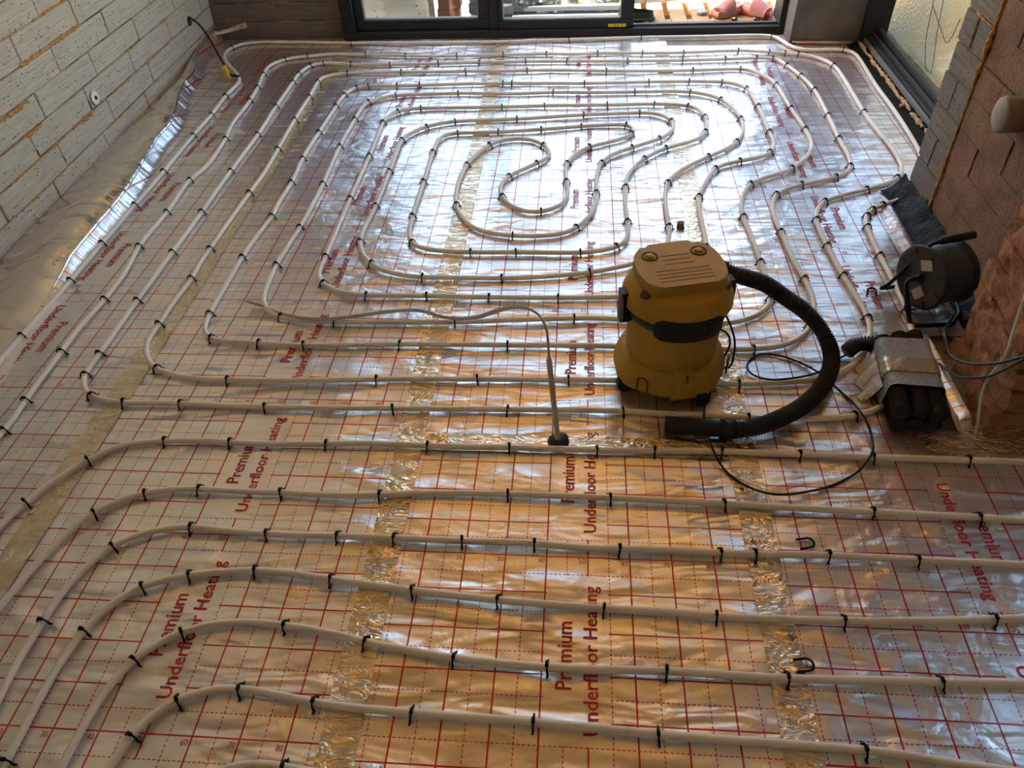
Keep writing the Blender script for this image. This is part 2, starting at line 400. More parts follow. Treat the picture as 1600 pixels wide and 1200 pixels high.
# ------------------------------------------------------------------ measured layout (metres on the floor)
SPIRAL = [(-1.401,0.67),(-1.401,0.792),(-1.397,0.942),(-1.395,1.114),(-1.398,1.371),(-1.4,1.671),(-1.4,1.968),(-1.407,2.345),(-1.404,2.577),(-1.418,2.822),(-1.408,3.008),(-1.458,3.131),(-1.542,3.251),(-1.621,3.375),(-1.655,3.493),(-1.626,3.602),(-1.534,3.654),(-1.319,3.65),(-0.925,3.615),(-0.558,3.599),(-0.248,3.596),(0.057,3.599),(0.389,3.612),(0.808,3.631),(1.177,3.63),(1.435,3.64),(1.57,3.622),(1.604,3.535),(1.648,3.429),(1.715,3.386),(1.847,3.391),(1.914,3.383),(1.95,3.337),(1.957,3.23),(1.944,2.885),(1.945,2.624),(1.94,2.367),(1.927,2.136),(1.896,2.011),(1.812,1.844),(1.719,1.719),(1.644,1.679),(1.595,1.64),(1.56,1.586),(1.545,1.502),(1.539,1.32),(1.54,1.184),(1.536,0.998),(1.524,0.91),(1.493,0.783),(1.456,0.679),(1.404,0.594),(1.342,0.547),(1.308,0.525),(1.245,0.498),(1.111,0.484),(0.956,0.483),(0.823,0.487),(0.694,0.491),(0.603,0.497),(0.466,0.498),(0.264,0.494),(-0.066,0.486),(-0.454,0.479),(-0.718,0.487),(-0.897,0.484),(-0.978,0.496),(-1.024,0.514),(-1.057,0.551),(-1.082,0.604),(-1.083,0.71),(-1.086,1.005),(-1.085,1.31),(-1.085,1.609),(-1.088,1.961),(-1.085,2.341),(-1.096,2.674),(-1.101,3.008),(-1.104,3.119),(-1.076,3.244),(-1.003,3.291),(-0.843,3.266),(-0.611,3.251),(-0.33,3.257),(-0.11,3.264),(0.159,3.269),(0.388,3.265),(0.719,3.258),(1.018,3.256),(1.251,3.267),(1.417,3.275),(1.514,3.266),(1.562,3.161),(1.603,3.015),(1.632,2.819),(1.63,2.519),(1.621,2.272),(1.622,2.139),(1.616,2.036),(1.587,1.961),(1.529,1.911),(1.367,1.84),(1.27,1.781),(1.235,1.713),(1.216,1.604),(1.224,1.473),(1.232,1.287),(1.247,1.164),(1.251,1.06),(1.239,0.978),(1.206,0.896),(1.172,0.847),(1.101,0.801),(1.013,0.786),(0.926,0.781),(0.743,0.785),(0.556,0.79),(0.241,0.786),(-0.101,0.783),(-0.414,0.769),(-0.576,0.775),(-0.689,0.782),(-0.73,0.788),(-0.76,0.807),(-0.784,0.848),(-0.793,0.925),(-0.796,1.06),(-0.798,1.278),(-0.789,1.442),(-0.775,1.579),(-0.781,1.704),(-0.777,1.86),(-0.792,2.096),(-0.788,2.365),(-0.78,2.675),(-0.77,2.832),(-0.732,2.922),(-0.67,2.942),(-0.516,2.937),(-0.389,2.943),(0.049,2.957),(0.488,2.944),(0.817,2.952),(1.021,2.954),(1.198,2.94),(1.265,2.904),(1.309,2.836),(1.326,2.63),(1.329,2.349),(1.328,2.211),(1.291,2.123),(1.224,2.081),(1.158,2.057),(1.08,2.022),(1.037,1.981),(0.975,1.829),(0.947,1.739),(0.938,1.603),(0.938,1.43),(0.933,1.342),(0.919,1.246),(0.88,1.147),(0.808,1.081),(0.699,1.057),(0.569,1.051),(0.401,1.044),(0.155,1.043),(-0.051,1.047),(-0.278,1.046),(-0.371,1.064),(-0.432,1.102),(-0.462,1.137),(-0.477,1.177),(-0.478,1.282),(-0.486,1.726),(-0.487,2.113),(-0.496,2.47),(-0.48,2.552),(-0.444,2.605),(-0.34,2.642),(0.064,2.649),(0.291,2.66),(0.599,2.661),(0.825,2.671),(0.991,2.645),(1.038,2.598),(1.059,2.508),(1.056,2.408),(1.039,2.333),(0.985,2.26),(0.845,2.177),(0.743,2.072),(0.677,1.948),(0.656,1.824),(0.65,1.671),(0.656,1.548),(0.655,1.482),(0.646,1.418),(0.616,1.369),(0.551,1.342),(0.471,1.326),(0.237,1.326),(0.063,1.324),(-0.042,1.331),(-0.12,1.348),(-0.161,1.374),(-0.184,1.424),(-0.198,1.577),(-0.199,1.876),(-0.201,2.149),(-0.185,2.308),(-0.121,2.349),(0.088,2.36),(0.287,2.385),(0.476,2.418),(0.612,2.433),(0.687,2.432),(0.715,2.393),(0.713,2.337),(0.643,2.271),(0.509,2.2),(0.446,2.13),(0.411,2.038),(0.404,1.961),(0.411,1.875),(0.421,1.781),(0.409,1.707),(0.387,1.665),(0.317,1.62),(0.25,1.624),(0.196,1.665),(0.152,1.733),(0.134,1.814),(0.162,1.915),(0.279,2.039),(0.328,2.094),(0.334,2.144),(0.309,2.209),(0.256,2.269),(0.184,2.287),(0.122,2.277),(0.058,2.231),(0.004,2.128),(-0.031,2.022),(-0.047,1.876),(-0.045,1.754),(-0.031,1.664),(0.016,1.554),(0.085,1.478),(0.212,1.441),(0.354,1.443),(0.419,1.466),(0.468,1.513),(0.523,1.63),(0.536,1.76),(0.538,1.914),(0.559,2.043),(0.611,2.123),(0.695,2.185),(0.835,2.282),(0.891,2.362),(0.904,2.418),(0.897,2.475),(0.845,2.549),(0.754,2.566),(0.476,2.545),(0.158,2.503),(-0.137,2.482),(-0.27,2.426),(-0.341,2.345),(-0.367,2.283),(-0.368,2.144),(-0.365,1.97),(-0.365,1.668),(-0.374,1.498),(-0.371,1.395),(-0.348,1.323),(-0.32,1.271),(-0.253,1.205),(-0.174,1.174),(-0.09,1.159),(0.203,1.159),(0.368,1.174),(0.506,1.198),(0.634,1.242),(0.723,1.285),(0.772,1.328),(0.796,1.393),(0.812,1.506),(0.809,1.632),(0.814,1.76),(0.831,1.857),(0.86,1.919),(0.927,2.005),(1.027,2.098),(1.097,2.156),(1.171,2.245),(1.213,2.358),(1.224,2.491),(1.204,2.609),(1.163,2.715),(1.108,2.776),(1.017,2.815),(0.925,2.826),(0.741,2.822),(0.54,2.819),(0.324,2.829),(0.113,2.818),(-0.168,2.829),(-0.492,2.808),(-0.618,2.728),(-0.64,2.664),(-0.645,2.524),(-0.649,2.219),(-0.635,1.86),(-0.633,1.705),(-0.636,1.501),(-0.65,1.242),(-0.644,1.114),(-0.637,1.032),(-0.61,0.969),(-0.576,0.933),(-0.534,0.913),(-0.441,0.897),(-0.347,0.894),(-0.177,0.896),(0.055,0.901),(0.25,0.917),(0.449,0.93),(0.567,0.933),(0.752,0.91),(0.949,0.914),(1.02,0.939),(1.08,0.982),(1.116,1.057),(1.118,1.131),(1.115,1.269),(1.109,1.445),(1.1,1.608),(1.105,1.678),(1.125,1.76),(1.163,1.845),(1.209,1.889),(1.29,1.934),(1.362,1.985),(1.446,2.097),(1.491,2.209),(1.494,2.374),(1.474,2.611),(1.459,2.899),(1.43,2.994),(1.381,3.075),(1.315,3.119),(1.062,3.109),(0.883,3.106),(0.608,3.115),(0.349,3.133),(0.174,3.134),(-0.163,3.131),(-0.52,3.134),(-0.829,3.125),(-0.942,3.086),(-0.963,3.013),(-0.953,2.794),(-0.951,2.522),(-0.937,2.188),(-0.928,1.948),(-0.934,1.764),(-0.943,1.509),(-0.946,1.339),(-0.948,1.238),(-0.939,1.133),(-0.949,1.0),(-0.948,0.875),(-0.952,0.803),(-0.941,0.743),(-0.911,0.689),(-0.864,0.64),(-0.783,0.612),(-0.701,0.598),(-0.616,0.596),(-0.48,0.597),(-0.319,0.602),(-0.145,0.613),(0.168,0.622),(0.445,0.627),(0.56,0.628),(0.731,0.624),(0.9,0.623),(0.953,0.622),(1.081,0.634),(1.169,0.648),(1.227,0.667),(1.282,0.703),(1.334,0.764),(1.378,0.842),(1.395,0.901),(1.402,0.951),(1.4,1.02),(1.382,1.193),(1.374,1.305),(1.372,1.377),(1.367,1.456),(1.37,1.557),(1.39,1.639),(1.429,1.704),(1.481,1.74),(1.523,1.76),(1.625,1.807),(1.724,1.861),(1.772,1.904),(1.812,1.989),(1.825,2.162),(1.809,2.362),(1.802,2.553),(1.806,2.782),(1.81,2.991),(1.801,3.161),(1.739,3.272),(1.648,3.324),(1.586,3.342),(1.507,3.365),(1.337,3.392),(1.04,3.374),(0.806,3.378),(0.563,3.383),(0.433,3.373),(0.273,3.384),(0.021,3.384),(-0.243,3.369),(-0.547,3.386),(-0.782,3.41),(-0.988,3.429),(-1.13,3.398),(-1.246,3.361),(-1.311,3.262),(-1.308,3.126),(-1.278,2.932),(-1.261,2.743),(-1.255,2.46),(-1.231,2.301),(-1.216,2.036),(-1.246,1.89),(-1.24,1.725),(-1.233,1.608),(-1.238,1.467),(-1.237,1.34),(-1.219,1.238),(-1.208,1.145),(-1.209,0.995),(-1.22,0.848),(-1.218,0.716),(-1.211,0.494),(-1.202,0.403),(-1.206,0.343)]
SPIRAL_CLIPS = [(-1.418,2.822),(-1.404,2.577),(-1.407,2.345),(-1.403,1.975),(-1.4,1.671),(-1.398,1.371),(-1.395,1.114),(-1.401,0.792),(-1.646,3.558),(-0.919,3.593),(0.389,3.612),(0.808,3.636),(1.57,3.622),(1.921,3.398),(1.644,1.679),(1.596,1.644),(1.561,1.591),(1.546,1.507),(1.539,1.32),(1.536,0.998),(1.245,0.495),(0.956,0.483),(0.603,0.497),(0.264,0.494),(-0.066,0.486),(-0.454,0.479),(-0.717,0.485),(-0.897,0.484),(-1.017,0.509),(-1.08,0.601),(-1.085,0.713),(-1.086,1.005),(-1.087,1.315),(-1.085,1.609),(-1.087,1.967),(-1.085,2.341),(-1.096,2.674),(-1.101,3.008),(-1.107,3.129),(-1.079,3.254),(-0.999,3.291),(-0.843,3.266),(-0.612,3.257),(-0.33,3.257),(-0.11,3.259),(0.16,3.259),(0.388,3.26),(0.719,3.258),(1.018,3.256),(1.251,3.267),(1.417,3.28),(1.516,3.276),(1.562,3.161),(1.601,3.006),(1.632,2.819),(1.63,2.519),(1.621,2.272),(1.605,2.013),(1.527,1.905),(1.371,1.845),(1.255,1.755),(1.224,1.477),(1.248,1.168),(1.208,0.896),(1.013,0.786),(0.241,0.786),(-0.101,0.783),(-0.414,0.769),(-0.576,0.775),(-0.732,0.791),(-0.787,0.929),(-0.793,1.279),(-0.778,1.579),(-0.777,1.86),(-0.787,2.09),(-0.785,2.365),(-0.78,2.675),(-0.768,2.823),(-0.731,2.917),(-0.667,2.942),(-0.516,2.937),(-0.389,2.943),(0.049,2.957),(0.103,2.955),(0.488,2.944),(0.817,2.952),(1.021,2.954),(1.198,2.94),(1.307,2.844),(1.327,2.637),(1.329,2.349),(1.295,2.135),(1.158,2.057),(1.041,1.987),(0.95,1.739),(0.934,1.377),(0.401,1.044),(0.155,1.043),(-0.051,1.047),(-0.278,1.046),(-0.447,1.117),(-0.478,1.282),(-0.483,1.726),(-0.49,2.113),(-0.496,2.47),(-0.448,2.605),(-0.34,2.642),(0.067,2.649),(0.291,2.66),(0.599,2.661),(0.825,2.671),(0.992,2.652),(1.056,2.508),(1.047,2.346),(0.847,2.177),(0.746,2.072),(0.656,1.824),(0.656,1.548),(0.616,1.369),(0.471,1.324),(0.237,1.326),(0.063,1.319),(-0.167,1.379),(-0.201,1.582),(-0.199,1.876),(-0.198,2.149),(-0.114,2.349),(0.085,2.36),(0.287,2.385),(0.476,2.418),(0.687,2.428),(0.709,2.324),(0.506,2.2),(0.411,2.038),(0.409,1.869),(0.317,1.62),(0.145,1.743),(0.161,1.921),(0.285,2.033),(0.309,2.215),(0.058,2.225),(-0.034,2.029),(-0.032,1.674),(0.212,1.441),(0.463,1.504),(0.534,1.776),(0.564,2.049),(0.695,2.185),(0.835,2.275),(0.896,2.468),(0.754,2.566),(0.476,2.549),(0.158,2.503),(-0.137,2.478),(-0.27,2.422),(-0.37,2.283),(-0.365,1.97),(-0.365,1.668),(-0.364,1.395),(-0.298,1.238),(-0.089,1.155),(0.203,1.159),(0.506,1.2),(0.812,1.511),(0.834,1.862),(1.026,2.095),(1.17,2.238),(1.224,2.491),(1.163,2.711),(1.016,2.811),(0.741,2.826),(0.327,2.829),(-0.168,2.825),(-0.49,2.816),(-0.619,2.72),(-0.647,2.517),(-0.646,2.219),(-0.634,1.854),(-0.637,1.496),(-0.649,1.237),(-0.534,0.913),(-0.348,0.896),(0.055,0.901),(0.449,0.93),(1.107,1.053),(1.115,1.269),(1.097,1.589),(1.167,1.851),(1.361,1.979),(1.493,2.367),(1.472,2.604),(1.457,2.89),(1.314,3.114),(1.062,3.104),(0.607,3.11),(0.174,3.134),(-0.163,3.126),(-0.519,3.129),(-0.828,3.12),(-0.96,3.004),(-0.953,2.794),(-0.945,2.515),(-0.937,2.188),(-0.934,1.764),(-0.946,1.339),(-0.937,1.129),(-0.946,0.872),(-0.863,0.637),(-0.615,0.593),(-0.145,0.613),(0.168,0.622),(0.445,0.624),(0.953,0.619),(1.402,0.951),(1.382,1.193),(1.372,1.386),(1.374,1.566),(1.429,1.704),(1.625,1.807),(1.77,1.904),(1.793,2.553),(1.806,3.152),(1.647,3.32),(1.586,3.342),(1.507,3.365),(1.337,3.392),(1.04,3.374),(0.806,3.383),(0.563,3.383),(0.273,3.384),(0.021,3.384),(-0.242,3.364),(-0.547,3.386),(-0.781,3.405),(-1.13,3.398),(-1.246,3.361),(-1.308,3.126),(-1.278,2.932),(-1.264,2.751),(-1.231,2.301),(-1.246,1.89),(-1.235,1.613),(-1.244,1.349),(-1.211,0.998),(-1.219,0.713),(-1.208,0.491),(-1.202,0.353)]
ROWS = [([(-1.013,0.02),(-0.989,0.101),(-0.942,0.187),(-0.894,0.25),(-0.843,0.298),(-0.785,0.324),(-0.706,0.332),(-0.601,0.34),(-0.512,0.334),(-0.378,0.334),(-0.235,0.338),(-0.114,0.345),(0.052,0.342),(0.282,0.343),(0.528,0.342),(0.641,0.344),(0.864,0.349),(1.061,0.346),(1.26,0.344),(1.492,0.341),(1.636,0.34)],[(-0.988,0.099),(-0.894,0.25),(-0.705,0.33),(-0.512,0.332),(-0.235,0.337),(0.052,0.342),(0.283,0.341),(0.528,0.34),(0.684,0.346),(0.864,0.348),(1.061,0.346),(1.26,0.344),(1.491,0.339)]),
([(-0.878,-0.206),(-0.87,-0.164),(-0.86,-0.118),(-0.845,-0.054),(-0.821,0.018),(-0.789,0.069),(-0.744,0.111),(-0.684,0.141),(-0.598,0.162),(-0.536,0.163),(-0.377,0.16),(-0.307,0.161),(-0.139,0.157),(-0.039,0.164),(0.083,0.175),(0.29,0.179),(0.551,0.176),(0.846,0.169),(1.202,0.158),(1.456,0.152),(1.559,0.147)],[(-0.789,0.069),(-0.681,0.139),(-0.535,0.16),(-0.307,0.161),(-0.039,0.163),(0.291,0.178),(0.551,0.174),(0.848,0.169),(1.203,0.16),(1.456,0.153)]),
([(-0.752,-0.416),(-0.757,-0.358),(-0.757,-0.298),(-0.754,-0.243),(-0.753,-0.193),(-0.74,-0.135),(-0.718,-0.074),(-0.682,-0.021),(-0.62,0.017),(-0.56,0.035),(-0.506,0.04),(-0.419,0.033),(-0.305,0.026),(-0.124,0.028),(0.015,0.029),(0.189,0.027),(0.369,0.028),(0.471,0.02),(0.573,0.02),(0.725,0.022),(0.819,0.019),(0.976,0.022),(1.065,0.024),(1.273,0.02),(1.507,0.018)],[(-0.755,-0.242),(-0.682,-0.021),(-0.506,0.04),(-0.307,0.026),(-0.124,0.026),(0.017,0.027),(0.189,0.027),(0.368,0.027),(0.574,0.021),(0.818,0.017),(0.896,0.017),(1.064,0.023),(1.273,0.02)]),
([(-0.662,-0.544),(-0.661,-0.492),(-0.663,-0.429),(-0.661,-0.353),(-0.654,-0.292),(-0.646,-0.257),(-0.628,-0.211),(-0.601,-0.169),(-0.56,-0.136),(-0.509,-0.114),(-0.455,-0.101),(-0.375,-0.088),(-0.309,-0.081),(-0.218,-0.084),(-0.112,-0.097),(0.089,-0.117),(0.3,-0.133),(0.537,-0.143),(0.71,-0.146),(0.79,-0.151),(1.058,-0.149),(1.22,-0.141),(1.388,-0.128),(1.451,-0.122)],[(-0.662,-0.544),(-0.645,-0.259),(-0.56,-0.136),(-0.455,-0.101),(-0.307,-0.081),(-0.113,-0.099),(0.089,-0.117),(0.301,-0.134),(0.536,-0.141),(0.79,-0.151),(1.062,-0.15),(1.388,-0.13)]),
([(-0.543,-0.552),(-0.542,-0.515),(-0.537,-0.463),(-0.531,-0.408),(-0.519,-0.365),(-0.498,-0.315),(-0.459,-0.279),(-0.417,-0.249),(-0.373,-0.231),(-0.313,-0.22),(-0.253,-0.217),(-0.174,-0.223),(-0.05,-0.239),(0.009,-0.254),(0.1,-0.266),(0.211,-0.28),(0.41,-0.29),(0.66,-0.286),(0.697,-0.286),(0.917,-0.289),(1.224,-0.28),(1.39,-0.274)],[(-0.499,-0.314),(-0.417,-0.249),(-0.177,-0.223),(0.01,-0.256),(0.209,-0.28),(0.411,-0.29),(0.661,-0.286),(0.917,-0.291),(1.225,-0.281)]),
([(-0.446,-0.546),(-0.437,-0.517),(-0.431,-0.483),(-0.408,-0.442),(-0.363,-0.403),(-0.315,-0.382),(-0.272,-0.373),(-0.233,-0.372),(-0.177,-0.378),(-0.067,-0.394),(-0.012,-0.398),(0.128,-0.404),(0.385,-0.409),(0.638,-0.42),(0.685,-0.422),(1.032,-0.428),(1.205,-0.445),(1.243,-0.448)],[(-0.43,-0.485),(-0.363,-0.403),(-0.233,-0.372),(-0.064,-0.397),(0.131,-0.405),(0.385,-0.411),(0.638,-0.42),(1.031,-0.43)]),
([(-0.26,-0.583),(-0.237,-0.544),(-0.197,-0.527),(-0.154,-0.521),(-0.115,-0.521),(-0.061,-0.529),(0.056,-0.536),(0.233,-0.545),(0.476,-0.553)],[(-0.101,-0.523)])]
HOSE = [(0.885,0.832,0.275),(0.937,0.819,0.262),(1.017,0.834,0.225),(1.087,0.834,0.175),(1.158,0.828,0.125),(1.211,0.793,0.075),(1.228,0.729,0.045),(1.208,0.657,0.034),(1.158,0.571,0.038),(1.09,0.496,0.042),(1.012,0.443,0.042),(0.955,0.422,0.034),(0.898,0.412,0.03)]
WAND = [(0.902,0.417,0.03),(0.862,0.418,0.03),(0.802,0.421,0.03),(0.713,0.428,0.03)]
CORD = [(0.864,0.612,0.02),(0.858,0.583,0.008),(0.839,0.538,0.006),(0.828,0.492,0.025),(0.824,0.464,0.027),(0.826,0.449,0.01),(0.833,0.408,0.006),(0.834,0.343,0.027),(0.858,0.296,0.006),(0.895,0.247,0.006),(0.949,0.205,0.018),(1.01,0.201,0.02),(1.114,0.24,0.006),(1.195,0.287,0.006),(1.231,0.32,0.018),(1.257,0.361,0.022),(1.277,0.441,0.006),(1.264,0.477,0.027),(1.26,0.552,0.008),(1.233,0.608,0.006),(1.198,0.636,0.027),(1.188,0.683,0.01),(1.161,0.719,0.006),(1.106,0.757,0.006),(1.046,0.771,0.006),(1.004,0.751,0.006),(0.983,0.712,0.006),(0.99,0.667,0.012),(1.029,0.625,0.03),(1.077,0.629,0.03),(1.141,0.645,0.03),(1.203,0.693,0.012),(1.266,0.753,0.01),(1.3,0.764,0.02)]
CORD_LOOP = [(0.886,0.71,0.21),(0.912,0.703,0.16),(0.932,0.709,0.1),(0.935,0.701,0.045),(0.929,0.696,0.008),(0.912,0.695,0.006),(0.909,0.718,0.03),(0.926,0.731,0.07),(0.918,0.748,0.1),(0.886,0.735,0.13)]
FLEX = [(0.396,0.368,0.3),(0.393,0.372,0.345),(0.39,0.379,0.39),(0.382,0.386,0.42),(0.365,0.417,0.42),(0.327,0.507,0.37),(0.271,0.639,0.27),(0.206,0.776,0.15),(0.141,0.866,0.06),(0.072,0.897,0.03),(0.019,0.899,0.035),(-0.049,0.923,0.04),(-0.116,0.932,0.035),(-0.202,0.922,0.03),(-0.306,0.898,0.028),(-0.411,0.883,0.03),(-0.536,0.925,0.02),(-0.622,0.977,0.012),(-0.68,0.982,0.03)]
CONDUIT = [(0.419,0.383,-0.02),(0.415,0.387,0.02),(0.394,0.372,0.31)]
STICK = [(-1.491,3.094,0.02),(-1.502,3.109,0.05),(-1.527,3.126,0.1),(-1.571,3.164,0.18),(-1.624,3.216,0.235),(-1.689,3.285,0.255),(-1.725,3.315,0.26),(-1.746,3.343,0.262),(-1.728,3.314,0.25)]
WHITE_CABLE = [(1.556,0.534,0.466),(1.553,0.519,0.406),(1.553,0.503,0.34),(1.553,0.483,0.251),(1.553,0.502,0.155),(1.553,0.493,0.1),(1.553,0.456,0.04),(1.552,0.44,0.006)]
GREY_CABLE = [(1.66,0.95,0.03),(1.60,0.86,0.04),(1.555,0.775,0.09),(1.55,0.728,0.085),(1.55,0.684,0.079),(1.548,0.592,0.133),(1.546,0.483,0.23),(1.55,0.416,0.309),(1.58,0.37,0.371)]
GREY_CABLE2 = [(1.548,0.74,0.01),(1.546,0.678,0.036),(1.544,0.598,0.076),(1.544,0.486,0.183),(1.548,0.408,0.306),(1.575,0.365,0.37)]
# ------------------------------------------------------------------ the setting
def hgt(x, y):
    return 0.0018 * noise.noise(Vector((x * 4.3, y * 4.3, 3.1))) + 0.0009 * noise.noise(Vector((x * 11, y * 11, 9.7)))

floor = tag(mk('floor', box(-2.0, 3.8, -3.4, 3.86, -0.12, -0.006), 'screed', smooth=False), kind='structure')

# --- left block wall
wl_root = structure('wall_left'); wl_root.location = (-1.805, 3.77, 0); wl_root.rotation_euler = (0, 0, math.radians(1))
mk('joint_core', box(-0.22, -0.006, -7.2, 0.2, -0.12, 1.51), 'foamy_joint', wl_root, False)
mk('upper_wall', box(-0.22, 0.0, -7.2, 0.2, 1.505, 2.6), 'grey_block', wl_root, False)
mk('near_wall', box(-0.22, 0.0, -7.2, -3.93, -0.12, 1.505), 'grey_block', wl_root, False)
PITCH = 0.4775
blk = [mesh('block', *lumpy(box(-0.1, 0, -0.5 * PITCH + 0.003, 0.5 * PITCH - 0.003, -0.5 * 0.1085 + 0.0027, 0.5 * 0.1085 - 0.0027, 0.004), 0.0022, 9, s), smooth=False) for s in range(5)]
bnds = [-0.024, 0.083, 0.190, 0.298, 0.406, 0.515, 0.628, 0.737, 0.845, 0.953, 1.061, 1.169, 1.277, 1.385, 1.50]
phase = [-2.024, -1.892, -1.555, -1.887, -1.664, -1.879, -1.65, -1.88, -1.62, -1.90, -1.66, -1.88, -1.63, -1.9]
def block_run(parent, meshes, z0, z1, ph, y0, y1, mat, pitch=PITCH, hh=0.1085, axis='y', prefix='block'):
    k0 = math.floor((y0 - ph) / pitch) - 1
    for k in range(k0, k0 + int((y1 - y0) / pitch) + 4):
        a = max(y0, ph + k * pitch); b = min(y1, ph + (k + 1) * pitch)
        if b - a < 0.03: continue
        o = link(prefix, random.choice(meshes), mat, parent)
        o.location = (random.uniform(-0.002, 0.002), (a + b) / 2, (z0 + z1) / 2) if axis == 'y' else ((a + b) / 2, random.uniform(-0.002, 0.002), (z0 + z1) / 2)
        if axis == 'x': o.rotation_euler = (0, 0, -PI / 2)
        o.scale = (1, (b - a) / pitch, (z1 - z0) / hh)
for i in range(len(phase)):
    block_run(wl_root, blk, bnds[i], bnds[i + 1], phase[i], -3.93, 0.0, 'grey_block')
# proud beads of expanding foam squeezed out of the joints: (y0, y1, z, radius)
def bead(parent, p0, p1, r, seed, mat='expanding_foam', name='foam_bead'):
    p0, p1 = Vector(p0), Vector(p1); L = (p1 - p0).length; n = max(4, int(L / 0.012))
    P = [p0.lerp(p1, i / n) + Vector((0, 0, 0.003 * noise.noise(Vector((i * 0.4, seed, 0))))) for i in range(n + 1)]
    vf = tube(P, lambda s: r * (0.30 + 1.3 * abs(noise.noise(Vector((s * L * 34, seed * 3.1, 0)))) + 0.25 * math.sin(PI * s)), 8)
    return mk(name, lumpy(vf, r * 0.55, 1 / (r * 1.6), seed), mat, parent)
B0 = 3.77
for i, (a, b, z, r) in enumerate([(1.87, 2.40, 0.518, 0.011), (1.60, 1.83, 0.397, 0.010), (1.72, 1.84, 0.293, 0.010), (2.02, 2.22, 0.189, 0.009), (1.50, 1.95, 0.190, 0.005), (1.50, 1.86, 0.083, 0.005), (2.27, 2.62, 0.083, 0.005), (2.62, 3.16, 0.192, 0.005), (2.06, 2.36, 0.632, 0.006), (1.80, 1.95, 0.632, 0.007), (3.10, 3.20, 0.301, 0.007), (3.48, 3.62, 0.19, 0.008), (2.67, 2.79, 0.296, 0.006), (1.55, 1.80, 0.297, 0.004), (2.05, 2.2, 0.298, 0.004), (2.42, 2.6, 0.19, 0.005)]):
    bead(wl_root, (-0.001, a - B0, z), (-0.001, b - B0, z), r, i)
for i, (y, z0, z1) in enumerate([(2.588, 0.43, 0.51), (2.107, 0.41, 0.45), (1.884, 0.10, 0.13), (2.218, 0.2, 0.24), (1.744, 0.2, 0.23)]):
    bead(wl_root, (-0.002, y - B0, z0), (-0.002, y - B0, z1), 0.005, 40 + i)

# --- back wall: blockwork at the left, lintel over the door, concrete pier at the right
wb = structure('wall_back'); wb.location = (0, 3.77, 0)
mk('joint_core', box(-2.05, -0.995, 0.006, 0.18, -0.12, 1.2), 'foamy_joint', wb, False)
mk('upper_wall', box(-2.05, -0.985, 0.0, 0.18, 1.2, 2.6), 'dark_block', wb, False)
mk('lintel', box(-0.985, 1.70, 0.0, 0.18, 2.15, 2.6), 'concrete_pier', wb, False)
bm_back = [mesh('block', *lumpy(box(-0.1, 0, -0.22 + 0.003, 0.22 - 0.003, -0.0522 + 0.0026, 0.0522 - 0.0026, 0.004), 0.002, 9, 20 + s), smooth=False) for s in range(3)]
zb = [-0.01, 0.096, 0.203] + [0.203 + 0.107 * k for k in range(1, 10)]
ph = [-1.29, -1.40, -1.545, -1.38, -1.60, -1.40, -1.58, -1.39, -1.6, -1.4, -1.57]
for i in range(len(zb) - 1):
    k0 = -3
    for k in range(-3, 4):
        a = max(-1.86, ph[i] + k * 0.44); b = min(-0.985, ph[i] + (k + 1) * 0.44)
        if b - a < 0.03: continue
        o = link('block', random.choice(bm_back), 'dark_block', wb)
        o.location = ((a + b) / 2, random.uniform(-0.002, 0.002), (zb[i] + zb[i + 1]) / 2); o.rotation_euler = (0, 0, -PI / 2)
        o.scale = (1, (b - a) / 0.44, (zb[i + 1] - zb[i]) / 0.1044)
pier = tag(mk('wall_pier', rough_box(1.645, 2.02, 3.53, 3.95, -0.02, 2.6, 5, 0.004, 6, 3), 'concrete_pier', smooth=False), kind='structure')

# --- right wall: grey block jamb, brown block face, rough brick pier
wr = structure('wall_right')
mk('joint_core', box(1.765, 2.02, 0.83, 1.762, -0.02, 1.42), 'brown_mortar', wr, False)
mk('upper_wall', box(1.757, 2.02, 0.50, 1.77, 1.41, 2.6), 'brown_block', wr, False)
mk('lintel', box(1.98, 2.16, 1.77, 3.6, 2.15, 2.6), 'concrete_pier', wr, False)
zj = [-0.02, 0.071, 0.176, 0.290, 0.389, 0.500, 0.600, 0.709, 0.815, 0.92, 1.03, 1.14, 1.25, 1.35, 1.42]
for i in range(len(zj) - 1):
    cuts = [(1.545, 1.772)] if i % 2 else [(1.545, 1.66), (1.663, 1.772)]
    for a, b in cuts:
        jit = random.uniform(-0.006, 0.008)
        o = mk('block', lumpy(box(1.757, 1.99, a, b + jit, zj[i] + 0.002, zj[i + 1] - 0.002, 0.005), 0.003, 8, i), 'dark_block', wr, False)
    y = 0.83 - 0.18 * (i % 2)
    while y < 1.53:
        a, b = max(0.80, y), min(1.532, y + 0.36)
        if b - a > 0.03:
            mk('block', rough_box(1.759 + random.uniform(-0.003, 0.002), 1.95, a + 0.002, b - 0.002, zj[i] + 0.002, zj[i + 1] - 0.001, 3, 0.0018, 22, i * 3 + y), 'brown_block', wr, False)
        y += 0.36
bead(wr, (1.757, 1.541, 0.0), (1.757, 1.543, 0.45), 0.008, 61)
bead(wr, (1.757, 1.543, 0.45), (1.757, 1.545, 1.2), 0.010, 62)
bead(wr, (1.757, 1.56, 0.705), (1.757, 1.70, 0.712), 0.005, 63)
